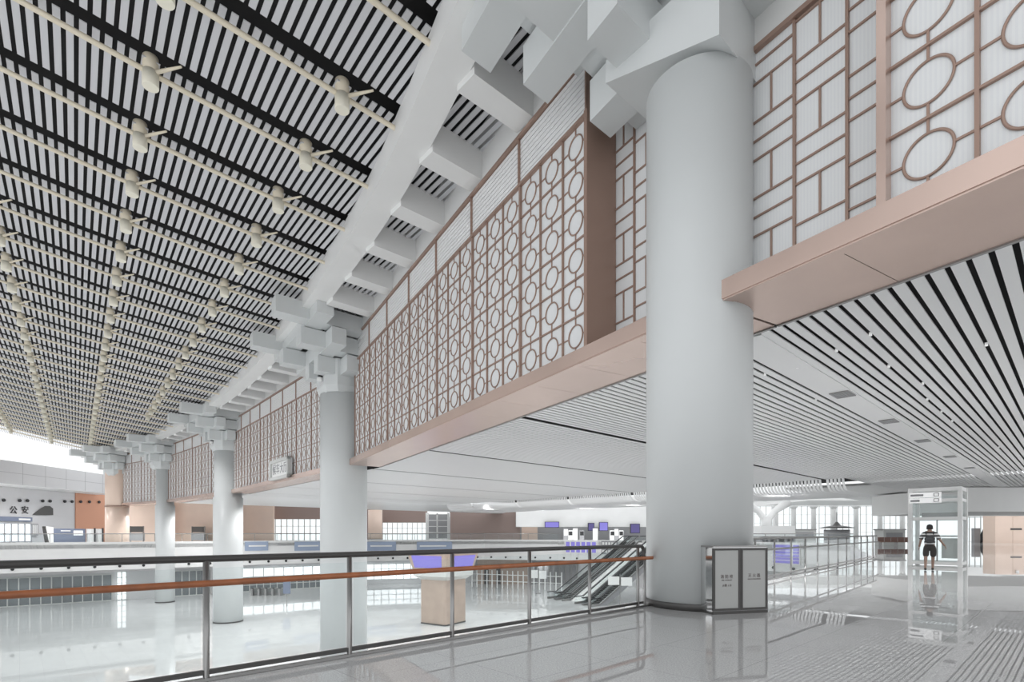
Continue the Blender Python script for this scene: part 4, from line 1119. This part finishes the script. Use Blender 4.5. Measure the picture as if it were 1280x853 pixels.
M['short'] = mat('dark brown-grey cloth', (.035, .032, .03), .85); M['bag'] = mat('charcoal pack cloth', (.05, .052, .055), .8); M['shoe'] = mat('black shoe', (.02, .02, .02), .5)
def person():
    bx, by = 15.98, 20.2
    def p(x, y, z): return (bx+.785*x+.62*y, by-.62*x+.785*y, z)
    t = thing('person', 'person in a striped black and white jersey and dark shorts walking away across the floor', 'person', (bx, by, 0))
    vs = [p(0, 0, .96), p(0, .01, 1.12), p(0, .02, 1.30), p(0, .03, 1.44), p(0, .04, 1.52), p(0, .07, 1.60), p(0, .07, 1.685),
          p(-.19, .02, 1.41), p(-.27, .0, 1.14), p(-.31, .06, .93), p(-.32, .08, .88),
          p(.19, .02, 1.41), p(.31, -.02, 1.16), p(.43, .04, .97), p(.46, .07, .93),
          p(-.10, 0, .88), p(-.12, -.04, .50), p(-.13, -.14, .09), p(-.13, .04, .04),
          p(.10, 0, .88), p(.10, .10, .50), p(.09, .14, .09), p(.10, .30, .04)]
    ed_ = [(0, 1), (1, 2), (2, 3), (3, 4), (4, 5), (5, 6), (3, 7), (7, 8), (8, 9), (9, 10), (3, 11), (11, 12), (12, 13), (13, 14), (0, 15), (15, 16), (16, 17), (17, 18), (0, 19), (19, 20), (20, 21), (21, 22)]
    rr = [(.15, .11), (.135, .10), (.155, .11), (.13, .09), (.055, .06), (.085, .10), (.078, .095), .062, .045, .033, .036, .062, .045, .033, .036, .09, .062, .04, .04, .09, .062, .04, .04]
    skin_obj('body', vs, ed_, rr, 'skin', t)
    # fingers and thumb on each hand
    for hx, hz, hy, sx in ((-.325, .865, .085, -1), (.47, .915, .075, 1)):
        fv, fe, fr = [p(hx, hy, hz+.01)], [], [.022]
        for k, L in enumerate((.07, .085, .08, .062)):
            o_ = len(fv); yy = hy-.03+.02*k
            fv += [p(hx+sx*.008, yy, hz-.03), p(hx+sx*.012, yy+.003, hz-.03-L*.55), p(hx-sx*.004, yy+.006, hz-.03-L)]
            fe += [(0, o_), (o_, o_+1), (o_+1, o_+2)]; fr += [.011, .0095, .008]
        o_ = len(fv); fv += [p(hx-sx*.012, hy-.045, hz-.005), p(hx-sx*.018, hy-.065, hz-.04)]; fe += [(0, o_), (o_, o_+1)]; fr += [.011, .009]
        skin_obj('hand', fv, fe, fr, 'skin', t, sub=1)
    MB().lathe([(.07, 1.565), (.088, 1.60), (.101, 1.65), (.098, 1.69), (.08, 1.73), (.045, 1.757), (.01, 1.765)], p(0, .055, 0), 20).build('hair', 'hair', t)
    for sx in (-1, 1): MB().lathe([(.012, -.03), (.02, 0), (.012, .03)], p(sx*.088, .07, 1.60), 8).build('ear', 'skin', t)
    fvv = MB().path([p(0, .155, 1.62), p(0, .185, 1.59)], .014, 6).build('nose', 'skin', t)
    for sx in (-1, 1): MB().lathe([(.004, -.008), (.012, 0), (.004, .008)], p(sx*.035, .155, 1.625), 8).build('eye', 'black', t)
    MB().path([p(-.025, .155, 1.555), p(.025, .155, 1.555)], .006, 6).build('mouth', 'seat', t)
    jv = [p(0, 0, .90), p(0, .01, 1.12), p(0, .02, 1.30), p(0, .03, 1.43), p(0, .035, 1.475), p(-.2, .02, 1.40), p(-.25, .01, 1.24), p(-.265, .0, 1.17), p(.2, .02, 1.40), p(.265, .0, 1.25), p(.29, -.01, 1.18)]
    skin_obj('striped_jersey', jv, [(0, 1), (1, 2), (2, 3), (3, 4), (3, 5), (5, 6), (6, 7), (3, 8), (8, 9), (9, 10)], [(.20, .155), (.18, .135), (.19, .14), (.155, .11), (.075, .075), .09, .078, .08, .09, .078, .08], 'stripe', t)
    sv = [p(0, 0, 1.0), p(0, 0, .93), p(-.105, 0, .84), p(-.12, -.03, .50), p(.105, 0, .84), p(.105, .09, .50)]
    skin_obj('shorts', sv, [(0, 1), (1, 2), (2, 3), (1, 4), (4, 5)], [(.17, .13), (.17, .13), .115, .10, .115, .10], 'short', t)
    for x, y in ((-.13, -.14), (.09, .14)):
        skin_obj('shoe', [p(x, y-.04, .05), p(x, y+.08, .05), p(x, y+.17, .035)], [(0, 1), (1, 2)], [(.05, .05), (.05, .045), (.045, .03)], 'shoe', t, sub=1)
    b = thing('backpack', 'charcoal backpack worn by the walking person in the striped jersey', 'bag', (bx-.14, by-.17, 1.05))
    skin_obj('pack', [p(0, -.19, 1.03), p(0, -.21, 1.18), p(0, -.18, 1.36)], [(0, 1), (1, 2)], [(.16, .08), (.17, .10), (.12, .07)], 'bag', b)
    skin_obj('front_pocket', [p(0, -.28, 1.04), p(0, -.29, 1.15)], [(0, 1)], [(.11, .03), (.11, .04)], 'bag', b)
    for s in (-1, 1): MB().path([p(s*.11, -.14, 1.38), p(s*.12, -.03, 1.49), p(s*.12, .1, 1.42), p(s*.13, .13, 1.25)], .018, 8).build('shoulder_strap', 'black', b)
person()

# ------------------------------------------------------------------ light, camera
def lamp(p, e, r=.12, ang=150, d=(0, 0, -1), blend=.6):
    l = bpy.data.lights.new('lamp_or_fill_spot', 'SPOT'); l.energy = e; l.shadow_soft_size = r; l.spot_size = math.radians(ang); l.spot_blend = blend  # serves fixture lamps and added fill spots alike
    o = bpy.data.objects.new('lamp_or_fill_spot', l); C.objects.link(o); o.location = p
    o.rotation_euler = V(d).to_track_quat('-Z', 'Y').to_euler()
for t in range(-6, 60, 9):
    for q in (8, 17, 26, 36):
        p = w0+wd*t+wn*q
        if p.y < 12 or (p.x > 26 and p.y > 36): continue
        if (p-V((19, 24))).length < 9: continue
        lamp((p.x, p.y, 5.5), 1150)
for i, j in ((2, 0), (2, -1.4), (6, 0), (6, -2), (10, 1), (10, -1), (14, 1), (14, -1), (18, .3), (18, -1), (22, -.5), (22, -2), (26, -1.5)):
    p = RF(i, j, -.5); lamp(tuple(p), 2000, .22, 110)
for k in range(1, len(V_)-1):
    for f in (.25, .75):
        p = V_[k].lerp(V_[k+1], f) if k+1 < len(V_) else V_[k]
        d = (V_[k+1]-V_[k]).normalized() if k+1 < len(V_) else V((1, 0)); p = p+V((-d.y, d.x))*3.5
        lamp((p.x, p.y, -3.5), 260)  # added fill under the far gallery, brightens the lower hall, no fixture there

for bay in (bBC, bCD, bDE):
    for k in (.25, .6, .92):
        p = bay.at(bay.t1*k, 4); lamp((p.x, p.y, 5.4), 1300, .3)  # added fill spots to lift the tan walls behind these bays
for y in (66, 76, 86): lamp((XE+5, y, 9.6), 2600, .3)  # added fill in mid-air to brighten the end wall, not a fixture
for x in (2, 12, 20): lamp((x, 100, 5.4), 1200)  # added fill for the concourse front, no lamp stands here
w = bpy.data.worlds.new('daylight'); bpy.context.scene.world = w; w.use_nodes = True
w.node_tree.nodes['Background'].inputs['Color'].default_value = (.96, .98, 1, 1); w.node_tree.nodes['Background'].inputs['Strength'].default_value = 1.0

cam = bpy.data.cameras.new('camera'); co = bpy.data.objects.new('camera', cam); C.objects.link(co)
cam.sensor_width = 36; cam.lens = 36*F/1280; cam.shift_y = (CY-426.5)/1280; cam.clip_end = 600; cam.clip_start = .05
co.location = (0, 0, H); co.rotation_euler = (PI/2, 0, 0)
sc = bpy.context.scene; sc.camera = co
sc.view_settings.view_transform = 'Standard'; sc.view_settings.look = 'None'; sc.view_settings.gamma = 1; sc.view_settings.use_curve_mapping = False
sc.view_settings.exposure = .33
sc.cycles.max_bounces = 12; sc.cycles.diffuse_bounces = 6; sc.cycles.glossy_bounces = 4; sc.cycles.transparent_max_bounces = 16
sc.cycles.use_denoising = True; sc.cycles.caustics_reflective = False; sc.cycles.caustics_refractive = False
